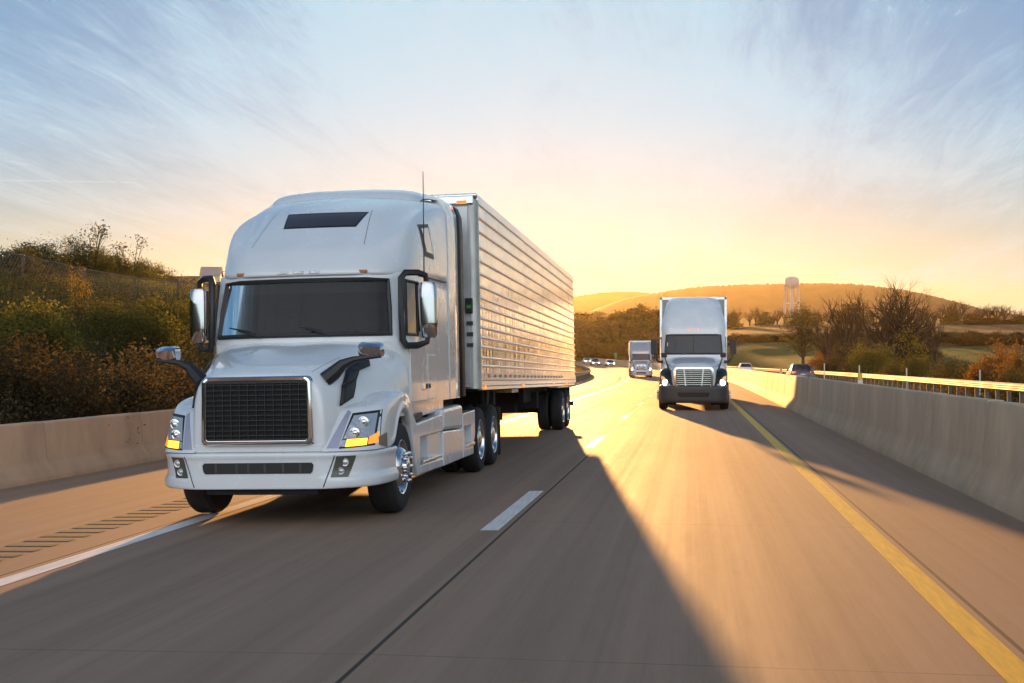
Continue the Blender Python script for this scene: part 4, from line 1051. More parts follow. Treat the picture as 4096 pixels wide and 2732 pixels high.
    for y, zc in ((3.22, 3.90), (3.34, 4.02), (3.56, 4.085), (4.0, 4.12), (4.40, 4.15)):
        k = (y-3.28)/1.12
        cp.append([(0, y, zc), (.45, y+.01, zc-.004), (.78, y+.05, zc-.02), (.95+.04*k, y+.09, zc-.05), (1.03+.08*k, y+.12, zc-.14)])
    g = MB(); g.grid(cp); g.build('roof_cap', M_truck, T, smooth=True, sub=2, mirror=True, weld=True)
    # panels of the cab side
    for s in (1, -1):
        def panel(name, poly, x0, x1, m=M_truck, bev=.008, par=T):
            g = MB(); g.prism(poly, 0, s*x0, s*x1); return g.build(name, m, par, bevel=bev)
        d = panel('door', [(1.93, 1.25), (2.82, 1.25), (2.86, 1.30), (2.86, 1.98), (1.92, 1.98)], 1.19, 1.232)
        panel('handle', [(2.50, 1.385), (2.66, 1.385), (2.66, 1.465), (2.50, 1.465)], 1.22, 1.25, M_chrome, .01, d)
        panel('keeper', [(2.74, 1.395), (2.83, 1.395), (2.83, 1.46), (2.74, 1.46)], 1.22, 1.245, M_black, .01, d)
        d = panel('locker_door', [(2.90, 1.26), (3.42, 1.26), (3.42, 1.83), (2.90, 1.83)], 1.2, 1.229)
        panel('handle', [(2.94, 1.40), (3.03, 1.40), (3.03, 1.46), (2.94, 1.46)], 1.22, 1.24, M_black, .01, d)
        panel('side_trim', [(2.55, 2.808), (4.3, 2.835), (4.3, 2.848), (2.55, 2.825)], 1.16, 1.2245, M_dgrey, .002)
        # sleeper window
        ax = 'x' if s > 0 else '-x'
        w = drape(bvr, [[(2.90, 3.09), (3.44, 3.09), (3.17, 3.53), (2.64, 3.47)]], ax, .008, 5, 6, 1.2).build('sleeper_window', M_black, T, smooth=True, angle=180)
        drape(bvr, [[(2.97, 3.15), (3.35, 3.15), (3.12, 3.48), (2.75, 3.43)]], ax, .014, 4, 5, 1.2).build('pane', mat('sleeper_glass', (.55, .53, .5), .05, metal=.7), w, smooth=True, angle=180)
        # lower side skirts, steps and tank cover
        panel('step_fairing', [(1.81, 1.34), (1.88, 1.31), (2.02, 1.10), (2.18, .985), (3.76, 1.04), (3.76, .80), (2.36, .80), (2.34, .52), (2.36, .37), (2.23, .34), (2.11, .50), (1.985, .75), (1.87, 1.05)], 1.10, 1.235, M_truck, .02)
        panel('lower_step', [(2.36, .35), (3.76, .33), (3.76, .45), (2.36, .47)], 1.0, 1.232, M_truck, .02)
        panel('recess', [(2.3, .36), (3.78, .34), (3.78, .82), (2.3, .82)], .96, 1.02, M_truck, .0)
        g = MB()
        for q in range(4): g.box(min(s*1.03, s*1.27), max(s*1.03, s*1.27), 2.42+.28*q, 2.66+.28*q, .475, .515)
        g.build('step_tread', M_satin, T, bevel=.01)
        panel('inner_step_panel', [(3.05, .46), (3.76, .44), (3.76, .81), (2.92, .81)], 1.05, 1.20, M_truck, .02)
        panel('tank_cover', [(3.80, .33), (5.22, .33), (5.22, .76), (3.80, .80)], 1.08, 1.235, M_truck, .02)
        panel('tank_cover', [(3.80, .81), (5.22, .77), (5.22, 1.10), (5.1, 1.12), (3.80, 1.10)], 1.0, 1.24, M_truck, .05)
        panel('rear_skirt', [(5.25, .33), (6.10, .33), (6.10, .46), (5.40, .50), (5.34, .78), (6.0, .78), (6.0, .50), (6.1, .46), (6.26, .60), (6.28, 1.0), (5.25, .98)], 1.10, 1.235, M_truck, .015)
        panel('recess', [(5.25, .36), (6.2, .36), (6.2, .95), (5.25, .95)], 1.0, 1.06, M_dgrey, .0)
        g = MB(); g.box(min(s*1.05, s*1.27), max(s*1.05, s*1.27), 5.40, 6.05, .47, .52); g.build('step_tread', M_satin, T, bevel=.01)
        panel('upper_step_pocket', [(2.28, 1.0), (2.80, 1.02), (2.80, 1.10), (2.28, 1.09)], 1.0, 1.17, M_black, .01)
        panel('cab_base', [(2.0, 1.02), (4.30, 1.08), (4.30, 1.26), (2.0, 1.26)], .9, 1.14, M_truck, .02)
        # big door mirrors on black frames
        mm = MB(); mm.tube([(s*1.43, 1.97, 2.70), (s*1.42, 1.96, 2.775), (s*1.34, 1.90, 2.805), (s*1.21, 1.80, 2.80), (s*1.175, 1.745, 2.74), (s*1.17, 1.72, 2.3), (s*1.185, 1.72, 2.0), (s*1.22, 1.76, 1.93), (s*1.33, 1.86, 1.93), (s*1.43, 1.95, 1.97), (s*1.44, 1.97, 2.06)], [.03, .036, .04, .042, .042, .036, .04, .042, .04, .034, .03], 8)
        mr = mm.build('side_mirror', M_black, T, smooth=True, recalc=False)
        g = MB(); rws = []
        for z, a, bq in ((2.02, .72, .6), (2.05, .92, .9), (2.2, 1, 1), (2.5, 1.0, 1), (2.64, .97, .95), (2.685, .80, .7)):
            cx, cy = 1.435, 1.955; hw, hd = .117*a, .062*bq
            rws.append([(s*(cx+hw*ca), cy+hd*sa, z) for ca, sa in ((-1, .9), (-1, -.2), (-.8, -.75), (-.3, -1), (.3, -1), (.8, -.75), (1, -.2), (1, .9))])
        g.grid(rws, cu=True); g.cap(rws[0]); g.cap(rws[-1]); g.build('mirror_shell', mat('bank_dimmed_chrome', (.52, .52, .54), .1, metal=1.), mr, smooth=True, angle=60)  # chrome darkened in colour to stand in for the bank's dark reflection
        g = MB(); g.box(min(s*1.325, s*1.545), max(s*1.325, s*1.545), 2.012, 2.03, 2.06, 2.66); g.build('mirror_glass', M_chrome, mr, bevel=.01)
        g = MB(); g.box(min(s*1.305, s*1.345), max(s*1.305, s*1.345), 1.93, 2.02, 2.05, 2.66); g.build('mirror_rim', M_black, mr, bevel=.015)
        # convex hood mirrors
        g = MB(); a0 = [(.735, .10, 1.50), (.735, .10, 1.64), (.80, .26, 1.50)]
        g.tube([(s*.68, .20, 1.55), (s*.775, .25, 1.63), (s*.86, .28, 1.715), (s*.98, .29, 1.765), (s*1.12, .32, 1.785), (s*1.27, .34, 1.80)], [.085, .08, .06, .035, .027, .022], 8)
        ha = g.build('hood_mirror', M_black, T, smooth=True, recalc=False)
        g = MB(); rws = []
        for z, x0, x1, y0, y1 in ((1.795, 1.035, 1.275, .31, .42), (1.83, 1.03, 1.285, .275, .43), (1.90, 1.03, 1.285, .255, .43), (1.935, 1.035, 1.27, .29, .43), (1.95, 1.06, 1.22, .33, .43)):
            rws.append([(s*x0, y1, z), (s*x0, y0+.02, z), (s*(x0+.06), y0, z), (s*(x1-.10), y0+.005, z), (s*(x1-.02), y0+.05, z), (s*x1, y1, z)])
        g.grid(rws, cu=True); g.cap(rws[0]); g.cap(rws[-1]); g.build('mirror_head', M_chrome, ha, smooth=True, angle=50)
    g = MB(); g.tube([(1.40, 1.98, 2.70), (1.405, 1.98, 3.3), (1.41, 1.985, 4.03)], [.009, .007, .005], 6); g.build('antenna', M_black, T)
    # chassis; its first box is added to block light under the hood
    g = MB(); g.box(-.68, .68, .12, 1.75, .50, 1.45); g.box(-.62, .62, .10, .6, .34, .5); g.box(-1.0, 1.0, 1.75, 4.3, .62, 1.20); g.box(-.43, .43, 1.0, 9.2, .72, .98)
    g.box(-1.0, 1.0, 3.7, 5.3, .42, 1.05); g.box(-.95, .95, 1.33, 1.46, .42, .60); g.box(-.9, .9, 6.68, 6.82, .42, .62); g.box(-.9, .9, 8.02, 8.14, .42, .62); g.box(-.5, .5, 6.4, 8.3, .98, 1.22)
    g.box(-.65, .65, .2, 1.5, .38, .52)
    g.build('chassis', M_dark, T, bevel=.01)
    for s in (1, -1):
        g = MB(); g.box(min(s*.68, s*1.2), max(s*.68, s*1.2), .88, .90, .55, 1.3); g.box(min(s*.66, s*.70), max(s*.66, s*.70), .6, 2.0, .5, 1.3); g.box(min(s*.7, s*1.15), max(s*.7, s*1.15), 2.12, 2.15, .4, 1.2); g.build('wheel_well', M_dark, T)
        wheel(T, s*1.235, 1.37, .525, .52, .30, s, 'steer')
        for y in (6.75, 8.08):
            wheel(T, s*1.24, y, .515, .51, .28, s, 'drive')
            g = MB(); r, w = .51, .28; g.lathe([(r*.5, 0), (r*.9, 0), (r, -.05), (r, -w+.05), (r*.9, -w), (r*.5, -w)], ax=0, n=32); g.v = [(v[0]*s, v[1], v[2]) for v in g.v]
            o = g.build('wheel', M_rub, T, smooth=True, angle=40); o.location = (s*.90, y, .515)
        g = MB(); g.box(min(s*.62, s*1.24), max(s*.62, s*1.24), 8.74, 8.77, .12, .95); g.build('mud_flap', M_black, T)
    trailer(T)
    return T
def sh(y): return .21*(22.4-y)/16.05
def trailer(T):
    Y0, Y1, XR, ZB, ZT = 6.35, 22.4, 1.30, 1.09, 4.14
    def S_(g): g.v = [(v[0], v[1], v[2]+sh(v[1])) for v in g.v]; return g
    # side walls are quilted panels: rows of shallow pillows between raised ribs
    mq = quilt_mat()
    g = MB(); g.box(-1.28, 1.28, Y0+.10, Y1, ZB+.08, ZT-.02)
    B = S_(g).build('trailer', mat('trailer_white', (.55, .53, .50), .5, var=.2), T)
    zs = [1.47, 1.60, 1.77, 1.92, 2.08, 2.22, 2.40, 2.54, 2.72, 2.92, 3.12, 3.34, 3.58, 3.80]
    for s in (1, -1):
        g = MB(); ny = 64*3; rows = []
        zz = [1.36 + (4.0-1.36)*i/60 for i in range(61)]
        for z in zz:
            row = []
            for j in range(ny+1):
                y = Y0+.16 + (Y1-.06-Y0-.16)*j/ny
                row.append((s*(1.296), y, z))
            rows.append(row)
        g.grid(rows); S_(g).build('side_panel', mq, B, smooth=True, angle=180)
        g = MB()
        for z in zs: g.tube([(s*1.298, Y0+.15, z), (s*1.298, Y1-.05, z)], .026, 10)
        # prism wants (x,z) outlines along y
        S_(g).build('rib', mat('rib_metal', (.86, .84, .80), .26, metal=.9), B, smooth=True)
        g = MB(); g.box(min(s*1.27, s*1.318), max(s*1.27, s*1.318), Y0+.12, Y1-.02, 4.0, ZT); S_(g).build('top_rail', M_satin, B, bevel=.012)
        g = MB(); g.box(min(s*1.25, s*1.32), max(s*1.25, s*1.32), Y0+.12, Y1, ZB, 1.36)
        for j in range(100):
            y = Y0+.3+j*.158
            for z in (1.15, 1.24): g.lathe([(.014, 0), (.012, s*.010), (.001, s*.012)], o=(s*1.32, y, z), ax=0, n=6)
        S_(g).build('bottom_rail', M_satin, B)
        g = MB()
        for j in range(40):
            g.mi = j % 2; x0 = s*1.3235; ya, yb_ = Y0+.35+j*.30, Y0+.65+j*.30
            g.face([(x0, ya, 1.285), (x0, yb_, 1.285), (x0, yb_, 1.335), (x0, ya, 1.335)][::s])
        S_(g).build('reflective_tape', [mat('white_tape', (.75, .74, .72), .3), mat('red_tape', (.40, .04, .03), .4)], B, weld=True)
        for y in (Y0+.3, 11.2, 16.5, 19.6, Y1-.15):
            g = MB(); g.box(min(s*1.31, s*1.345), max(s*1.31, s*1.345), y, y+.11, 1.10, 1.155); S_(g).build('marker_lamp', M_red if y > Y1-1 else M_orange, B, bevel=.008)
        # front corner post, slightly dented
        g = MB(); g.lathe([(.13, ZB+.02), (.13, 4.06)], o=(s*1.185, Y0+.13, 0), ax=2, n=20); S_(g).build('corner_post', mat('worn_aluminium', (.58, .57, .55), .38, metal=.7, var=.45, vscale=3, bump=.3, bscale=5, stretch=(1, 1, .5)), B, smooth=True)
    g = MB(); g.box(-1.19, 1.19, Y0, Y0+.12, ZB+.05, 4.05); S_(g).build('front_wall', mat('front_wall_paint', (.50, .49, .48), .5, var=.2, vscale=2), B)
    g = MB(); g.box(-1.31, 1.31, Y0-.02, Y1, ZT-.04, ZT+.015); g.box(-1.26, 1.26, Y0-.05, Y0+.02, 3.98, ZT-.02); S_(g).build('roof', M_satin, B, bevel=.02)
    g = MB(); g.box(1.0, 1.16, Y0-.012, Y0, 1.2, 3.95)
    for j in range(34):
        for xx in (.985, 1.02): g.lathe([(.012, 0), (.010, -.008), (.001, -.01)], o=(xx, Y0-.012, 1.3+j*.078), ax=1, n=6)
    S_(g).build('wall_strip', mat('strip_grey', (.62, .62, .63), .4, metal=.5, var=.15), B)
    g = MB(); g.box(1.11, 1.225, Y0-.07, Y0-.012, 2.28, 2.52); d = S_(g).build('status_display', M_black, B, bevel=.015)
    g = MB()
    for k in range(4): g.box(1.135+k*.018, 1.146+k*.018, Y0-.074, Y0-.07, 2.36, 2.41)
    S_(g).build('status_light', mat('green_led', (.03, .22, .04), .4, emit=(.1, 1, .12), es=.03), d)
    for z in (2.10, 1.93, 1.76):
        g = MB(); g.box(1.12, 1.22, Y0-.03, Y0-.012, z, z+.06); S_(g).build('placard', M_dgrey, B)
    g = MB(); g.box(.96, 1.06, Y0-.03, Y0-.012, 1.72, 1.86); S_(g).build('placard', mat('amber_placard', (.50, .28, .02), .5), B)
    g = MB(); g.box(-.5, .5, Y0-.03, Y0-.0, ZT-.09, ZT-.02); g.box(1.0, 1.16, Y0-.05, Y0-.02, 3.99, 4.04); S_(g).build('marker_lamp', M_orange, B)
    # underside
    g = MB(); g.box(-1.25, 1.25, Y0+.2, Y1-.05, ZB-.02, ZB+.1); S_(g)
    for xx in (-.55, .55): g.box(xx-.06, xx+.06, 16.5, 22.0, .78, 1.12)
    g.box(-.75, .75, 18.6, 21.0, .62, .9)
    for y in (19.2, 20.45): g.box(-1.0, 1.0, y-.06, y+.06, .44, .58)
    g.box(-.3, .3, 17.2, 17.8, .55, 1.0); g.box(.2, .75, 17.9, 18.35, .60, 1.0)
    g.box(-.9, .9, 10.2, 10.4, .95, 1.2); g.box(-.7, .7, 11.2, 11.3, .70, .78); g.box(-.7, .7, 11.2, 11.3, .95, 1.02); g.box(-.03, .03, 11.2, 11.3, .6, 1.2)
    g.build('underframe', M_dark, B)
    for s in (1, -1):
        g = MB(); g.box(s*.86-.08, s*.86+.08, 9.2, 9.36, .40, 1.26); g.box(s*.86-.05, s*.86+.05, 9.23, 9.33, .24, .5); g.box(s*.86-.14, s*.86+.14, 9.12, 9.44, .22, .25); g.prism([(9.0, 1.26), (9.9, 1.26), (9.36, .62), (9.2, .62)], 0, s*.86-.03, s*.86+.03); g.build('landing_leg', M_dark, B)
        for y in (19.2, 20.45):
            wheel(B, s*1.27, y, .50, .50, .28, s, 'drive')
            g = MB(); r, w = .50, .28; g.lathe([(r*.5, 0), (r*.9, 0), (r, -.05), (r, -w+.05), (r*.9, -w), (r*.5, -w)], ax=0, n=32); g.v = [(v[0]*s, v[1], v[2]) for v in g.v]
            o = g.build('wheel', M_rub, B, smooth=True, angle=40); o.location = (s*.93, y, .50)
        g = MB(); g.box(min(s*.62, s*1.26), max(s*.62, s*1.26), 21.15, 21.18, .18, 1.05); g.build('mud_flap', M_black, B)
        g = MB(); g.box(s*.55-.05, s*.55+.05, 22.15, 22.25, .6, 1.15); g.build('bumper_leg', M_dark, B)
    g = MB(); g.box(-1.25, 1.25, 22.15, 22.27, .52, .64); g.build('rear_bumper', M_dark, B)
    g = MB()
    for k in range(3):
        g.tube([(.15+.1*k, 11.4, .72), (.2+.12*k, 11.6, .45-.05*k), (.35+.1*k, 11.9, .40-.03*k), (.5+.05*k, 12.1, .55), (.5+.06*k, 12.2, .8)], .018, 5)
    g.build('air_hose', M_black, B, smooth=True)
def quilt_mat():
    m = bpy.data.materials.new('quilted_metal'); m.use_nodes = True
    nt = m.node_tree; N = nt.nodes; L = nt.links; b = N['Principled BSDF']
    b.inputs['Metallic'].default_value = .95; b.inputs['Roughness'].default_value = .13
    tc = N.new('ShaderNodeTexCoord'); sep = N.new('ShaderNodeSeparateXYZ'); L.new(tc.outputs['Object'], sep.inputs[0])
    def M(op, a, b_=None):
        n = N.new('ShaderNodeMath'); n.operation = op
        for i, x in enumerate((a, b_)):
            if x is None: continue
            if isinstance(x, (int, float)): n.inputs[i].default_value = x
            else: L.new(x, n.inputs[i])
        return n.outputs[0]
    def nz(sc, st, d=4):
        mp = N.new('ShaderNodeMapping'); mp.inputs['Scale'].default_value = st; L.new(tc.outputs['Object'], mp.inputs[0])
        n = N.new('ShaderNodeTexNoise'); n.inputs['Scale'].default_value = sc; n.inputs['Detail'].default_value = d; L.new(mp.outputs[0], n.inputs['Vector']); return n.outputs['Fac']
    w = M('ABSOLUTE', M('SINE', M('MULTIPLY', sep.outputs['Y'], math.pi/.305)))
    h = M('ADD', M('MULTIPLY', M('POWER', w, .6), .22), M('ADD', M('MULTIPLY', nz(1.7, (1, 1.3, .45)), 1.7), M('MULTIPLY', nz(6, (1, 1.4, .4)), .28)))
    bp = N.new('ShaderNodeBump'); bp.inputs['Strength'].default_value = .8; bp.inputs['Distance'].default_value = .022; L.new(h, bp.inputs['Height']); L.new(bp.outputs[0], b.inputs['Normal'])
    c = ramp(N, L, nz(1.3, (1, .6, 2.2), 7), [(.25, (.66, .63, .58)), (.5, (.86, .84, .81)), (.7, (.90, .89, .87))]); L.new(c, b.inputs['Base Color'])
    rr = N.new('ShaderNodeMapRange'); L.new(nz(3, (1, .5, 1.5), 6), rr.inputs[0]); rr.inputs[1].default_value = .3; rr.inputs[2].default_value = .7; rr.inputs[3].default_value = .10; rr.inputs[4].default_value = .26; L.new(rr.outputs[0], b.inputs['Roughness'])
    return m
VENT = [[(.27, 1.27), (.52, 1.35), (.65, 1.54), (.37, 1.48)], [(.37, 1.48), (.65, 1.54), (.77, 1.64), (.56, 1.65)], [(.56, 1.65), (.77, 1.64), (.86, 1.66), (.73, 1.72)], [(.73, 1.72), (.86, 1.66), (1.0, 1.69), (1.06, 1.79)]]
main_truck()
# ------------------------------------------------------------------ oncoming trucks further back
def far_tractor(name, loc, rz_, label, st):
    T = thing(name, loc, label, 'truck', None, rz_)
    pm, hm, bm_ = st['paint'], st['hood'], st['bumper']
    # hood
    H = [(-.0, [(0, 1.56), (.35, 1.56), (.58, 1.53), (.68, 1.44), (.72, 1.2), (.70, .95), (.66, .80)]),
         (.08, [(0, 1.63), (.36, 1.63), (.62, 1.59), (.72, 1.48), (.76, 1.2), (.76, .95), (.74, .80)]),
         (.6, [(0, 1.76), (.38, 1.77), (.68, 1.72), (.80, 1.58), (.86, 1.3), (.88, 1.0), (.88, .85)]),
         (1.2, [(0, 1.87), (.40, 1.88), (.76, 1.84), (.93, 1.68), (1.0, 1.4), (1.04, 1.1), (1.04, .95)]),
         (1.75, [(0, 1.96), (.42, 1.96), (.86, 1.93), (1.05, 1.76), (1.12, 1.45), (1.16, 1.1), (1.16, .95)])]
    g = MB(); g.grid([[(x, y, z) for x, z in pr] for y, pr in H]); g.grid([[(x*.3, .0, 1.2) for x, z in H[0][1]], [(x, 0, z) for x, z in H[0][1]]])
    g.build('hood', hm, T, smooth=True, sub=1, mirror=True, weld=True)
    for s in (1, -1):   # fender, headlight
        PCs = [(.68, .03, 1.15), (.80, .06, 1.24), (.93, .14, 1.33), (1.06, .28, 1.40), (1.16, .48, 1.44), (1.21, .8, 1.46), (1.22, 1.2, 1.44), (1.21, 1.6, 1.36)]
        rows = [[], [], [], [], []]
        for i, (x, y, cz) in enumerate(PCs):
            zb = .82 if y < .7 else 1.12
            for r, (q, z) in enumerate(((0, zb), (.0, (zb+cz)/2), (.02, cz-.05), (.10, cz+.03), (.34, cz+.05))): rows[r].append((s*(x-q*.8), y+q*.6+(z-.8)*.35*(y < .7), z))
        g = MB(); g.grid(rows); fe = g.build('fender', st['fender'], T, smooth=True, sub=1)
        bv = bvh_of(fe)
        hl = drape(bv, [[(s*.78, .85), (s*1.15, .87), (s*1.17, 1.24), (s*1.05, 1.20)]], 'y', .012, 6, 6, .2).build('headlight', M_lens, T, smooth=True)
        h, nr, _, _ = bv.ray_cast(Vector((s*1.0, -3, .98)), Vector((0, 1, 0)))
        if h is None: h = Vector((s*1.0, .2, .98))
        g = MB(); g.lathe([(.105, .0), (.10, -.02), (.06, -.035), (.001, -.04)], o=(h.x, h.y-.015, h.z), ax=1, n=20); g.build('bulb', M_headlit, hl, smooth=True)
        drape(bv, [[(s*1.03, 1.10), (s*1.14, 1.10), (s*1.15, 1.2), (s*1.06, 1.18)]], 'y', .022, 3, 3, .2).build('turn_signal', M_orange, hl)
    # bumper
    BP = [(0, -.10), (.5, -.09), (.85, -.03), (1.08, .12), (1.2, .35), (1.22, .9)]; rows = []
    for q, z in ((.12, .26), (.0, .28), (-.02, .40), (0, .60), (-.03, .80), (.0, .88), (.15, .90)):
        rows.append([(x*(1-q*.12), y+q, z) for x, y in BP])
    g = MB(); g.grid(rows); bo = g.build('bumper', bm_, T, smooth=True, sub=1, mirror=True, weld=True)
    g = MB(); g.prism([(-.55, .56), (-.5, .48), (.5, .48), (.55, .56), (.55, .64), (-.55, .64)], 1, -.125, -.05); g.build('air_slot', M_dark, bo)
    # grille
    def rr(x0, x1, z0, z1, r, n=5, k=.06):
        out = []
        for cx, cz, a0 in ((x1-r, z0+r, -90), (x1-r, z1-r, 0), (x0+r, z1-r, 90), (x0+r, z0+r, 180)):
            for q in range(n+1):
                a = R(a0+90*q/n); x, z = cx+r*math.cos(a), cz+r*math.sin(a); out.append((x*(1+k*(z-z0)/(z1-z0)), z))
        return out
    if st['grille'] == 'bars':
        a, b = rr(-.67, .67, .80, 1.53, .12), rr(-.60, .60, .87, 1.47, .08)
        g = MB(); g.grid([[(x, .0, z) for x, z in a], [(x, -.06, z) for x, z in a], [(x, -.07, z) for x, z in b], [(x, -.01, z) for x, z in b]], cu=True); gr = g.build('grille', M_chrome, T, smooth=True, angle=50)
        g = MB(); g.prism(rr(-.61, .61, .86, 1.48, .08), 1, -.03, -.005); g.build('core', M_dark, gr)
        for i in range(8):
            z = .92+.073*i; w = .59*(1+.06*(z-.8)/.73); g = MB(); g.box(-w, w, -.06, -.035, z-.011, z+.011); g.build('bar', M_satin, gr)
        for s in (1, -1):
            g = MB(); g.prism([(s*.26, .87), (s*.30, .87), (s*.36, 1.48), (s*.32, 1.48)], 1, -.066, -.04); g.build('bar', M_satin, gr)
    else:
        gr = None
        for s in (1, -1):
            a = [(s*x, z) for x, z in ((.02, .84), (.30, .84), (.44, 1.0), (.48, 1.22), (.42, 1.36), (.28, 1.44), (.06, 1.42), (.02, 1.38))]
            b = [((x-s*.25)*.88+s*.25, (z-1.14)*.9+1.14) for x, z in a]
            g = MB(); g.grid([[(x, .0, z) for x, z in a], [(x, -.05, z) for x, z in a], [(x, -.06, z) for x, z in b], [(x, -.02, z) for x, z in b]], cu=True); gr = g.build('grille', M_chrome, T, smooth=True, angle=50)
            g = MB(); g.prism(b, 1, -.03, -.02); g.build('core', M_dark, gr)
            g = MB()
            for i in range(9): x = s*(.06+.042*i); g.box(x-.008, x+.008, -.05, -.028, .90, 1.38)
            g.build('bars', M_satin, gr)
    # cab and roof as stacked outlines
    def pl(yf, xc, yc, xs, yr=4.1): return [(0, yf), (.5, yf+.03), (xc-.14, yf+.08), (xc, yc), (xs, yc+.22), (xs, yr)]
    LV = [(1.15, pl(1.65, 1.10, 1.75, 1.20)), (1.93, pl(1.55, 1.06, 1.70, 1.19)), (2.02, pl(1.57, 1.04, 1.72, 1.185)), (2.72, pl(1.80, .99, 1.92, 1.16)), (2.80, pl(1.80, 1.0, 1.94, 1.16)),
          (2.95, pl(1.84, 1.03, 2.0, 1.19)), (3.2, pl(1.98, 1.03, 2.14, 1.17)), (3.65, pl(2.40, .96, 2.62, 1.07)), (3.96, pl(2.78, .89, 3.02, 1.0)), (4.10, pl(3.02, .80, 3.25, .91)), (4.16, pl(3.3, .72, 3.45, .82))]
    g = MB(); pts = [[(x, y, z) for x, y in p] for z, p in LV]; g.grid(pts)
    g.face([(0, 3.3, 4.17), (.5, 3.33, 4.17), (.58, 3.38, 4.17), (.72, 3.45, 4.16), (.82, 3.67, 4.16), (.82, 4.1, 4.16), (0, 4.1, 4.17)])
    g.face([(p[-1][0], 4.1, p[-1][2]) for p in pts] + [(0, 4.1, p[-1][2]) for p in pts[::-1]])
    g.build('cab', pm, T, smooth=True, mirror=True, weld=True, angle=50)
    q = [[Vector(p) for p in pts[k][:4]] for k in (2, 3)]; q = [[p + Vector((0, -.012, 0)) for p in r] for r in q]
    full = [[Vector((-p.x, p.y, p.z)) for p in r[:0:-1]] + r for r in q]
    g = MB(); g.grid([[p[:] for p in r] for r in full]); ws = g.build('windshield', M_dglass, T, smooth=True, angle=180)
    loop = full[0] + full[1][::-1]; g = MB(); g.tube(loop+loop[:2], .03, 6, caps=False); g.build('gasket', M_black, ws, recalc=False)
    if st['grille'] == 'bars':
        g = MB(); g.box(-.012, .012, 1.55, 1.57, 2.03, 2.2); g.prism([(1.56, 2.03), (1.575, 2.03), (1.80, 2.72), (1.785, 2.72)], 0, -.012, .012); g.build('divider', M_black, ws)
    for s in (1, -1):
        g = MB(); g.prism([(2.05, 2.0), (2.75, 2.0), (2.72, 2.62), (2.2, 2.66)], 0, s*1.15, s*1.195); g.build('door_window', M_dglass, T)
        # mirrors
        g = MB(); g.tube([(s*1.12, 1.6, 1.72), (s*1.26, 1.62, 1.74), (s*1.40, 1.66, 1.90), (s*1.44, 1.68, 2.06)], [.07, .05, .03, .03], 6); mr = g.build('side_mirror', M_black, T, smooth=True)
        g = MB(); g.box(s*1.44-.115, s*1.44+.115, 1.60, 1.78, 2.0, 2.56); g.build('mirror_head', M_black, mr, bevel=.04)
        g = MB(); g.box(s*1.44-.095, s*1.44+.095, 1.78, 1.79, 2.05, 2.50); g.build('mirror_glass', M_chrome, mr)
        g = MB(); g.tube([(s*.86, .50, 1.40), (s*.96, .55, 1.70), (s*1.03, .6, 1.92)], [.04, .025, .02], 6); hm_ = g.build('hood_mirror', M_black, T, smooth=True)
        g = MB(); g.box(s*1.05-.105, s*1.05+.105, .55, .68, 1.88, 2.05); g.build('mirror_head', M_black, hm_, bevel=.035)
        wheel(T, s*1.24, 1.35, .51, .51, .30, s, 'steer')
        for y in (6.0, 7.3): wheel(T, s*1.24, y, .51, .51, .56, s, 'drive')
        for y in (17.6, 18.8): wheel(T, s*1.27, y, .50, .50, .56, s, 'drive')
        g = MB(); g.box(min(s*1.0, s*1.2), max(s*1.0, s*1.2), 2.0, 5.2, .35, 1.1); g.build('side_skirt', pm, T, bevel=.03)
    for xx in (-.80, -.17, 0, .17, .80):
        g = MB(); g.lathe([(.03, -.02), (.03, 0), (.02, .07), (.001, .08)], o=(xx, 1.84+.1*abs(xx), 2.88), ax=2, n=10); g.build('marker_lamp', M_orange, T, smooth=True)
    g = MB(); g.box(-.9, .9, .15, 4.2, .45, 1.15); g.box(-.45, .45, 4, 8, .7, 1.0); g.box(-.9, .9, 1.25, 1.42, .4, .6); g.box(-.5, .5, 8, 19, .75, 1.2); g.build('chassis', M_dark, T)
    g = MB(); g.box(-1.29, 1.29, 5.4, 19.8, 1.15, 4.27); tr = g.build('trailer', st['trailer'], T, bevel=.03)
    g = MB()
    for s in (1, -1): g.box(s*1.27-.045, s*1.27+.045, 5.37, 5.42, 1.12, 4.29)
    g.box(-1.31, 1.31, 5.37, 5.42, 4.20, 4.30); g.build('corner_frame', M_satin, tr)
    for s in (1, -1):
        g = MB(); g.box(s*1.29-.02, s*1.29+.02, 5.45, 19.8, 1.12, 1.32); g.build('bottom_rail', M_satin, tr)
    if st['grille'] == 'bars':
        g = MB(); g.tube([(-1.18, 2.2, 2.62), (-1.40, 2.15, 2.50)], [.03, .02], 6); g.tube([(-1.42, 2.2, 1.9), (-1.42, 2.2, 2.9)], .012, 5); g.build('antenna', M_black, T)
    return T
M_green = mat('dark_green_paint', (.012, .018, .013), .4, spec=.3)
M_hoodw = mat('hood_white_paint', (.66, .67, .72), .22, coat=.8, var=.05)
M_silver = mat('silver_paint', (.50, .49, .52), .28, metal=.35, coat=.6)
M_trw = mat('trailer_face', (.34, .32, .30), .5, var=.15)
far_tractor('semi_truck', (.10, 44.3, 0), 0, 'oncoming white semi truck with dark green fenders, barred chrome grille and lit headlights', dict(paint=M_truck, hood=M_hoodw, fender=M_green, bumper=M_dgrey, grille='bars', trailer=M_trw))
hd = -math.atan2(off(142)-off(140), 2)
p = rp(-4.0, 141)
far_tractor('semi_truck', (p[0], p[1], p[2]), hd, 'farthest semi truck, silver hood with split chrome grille, left of the oncoming white truck', dict(paint=M_silver, hood=M_silver, fender=M_silver, bumper=M_silver, grille='split', trailer=M_trw))

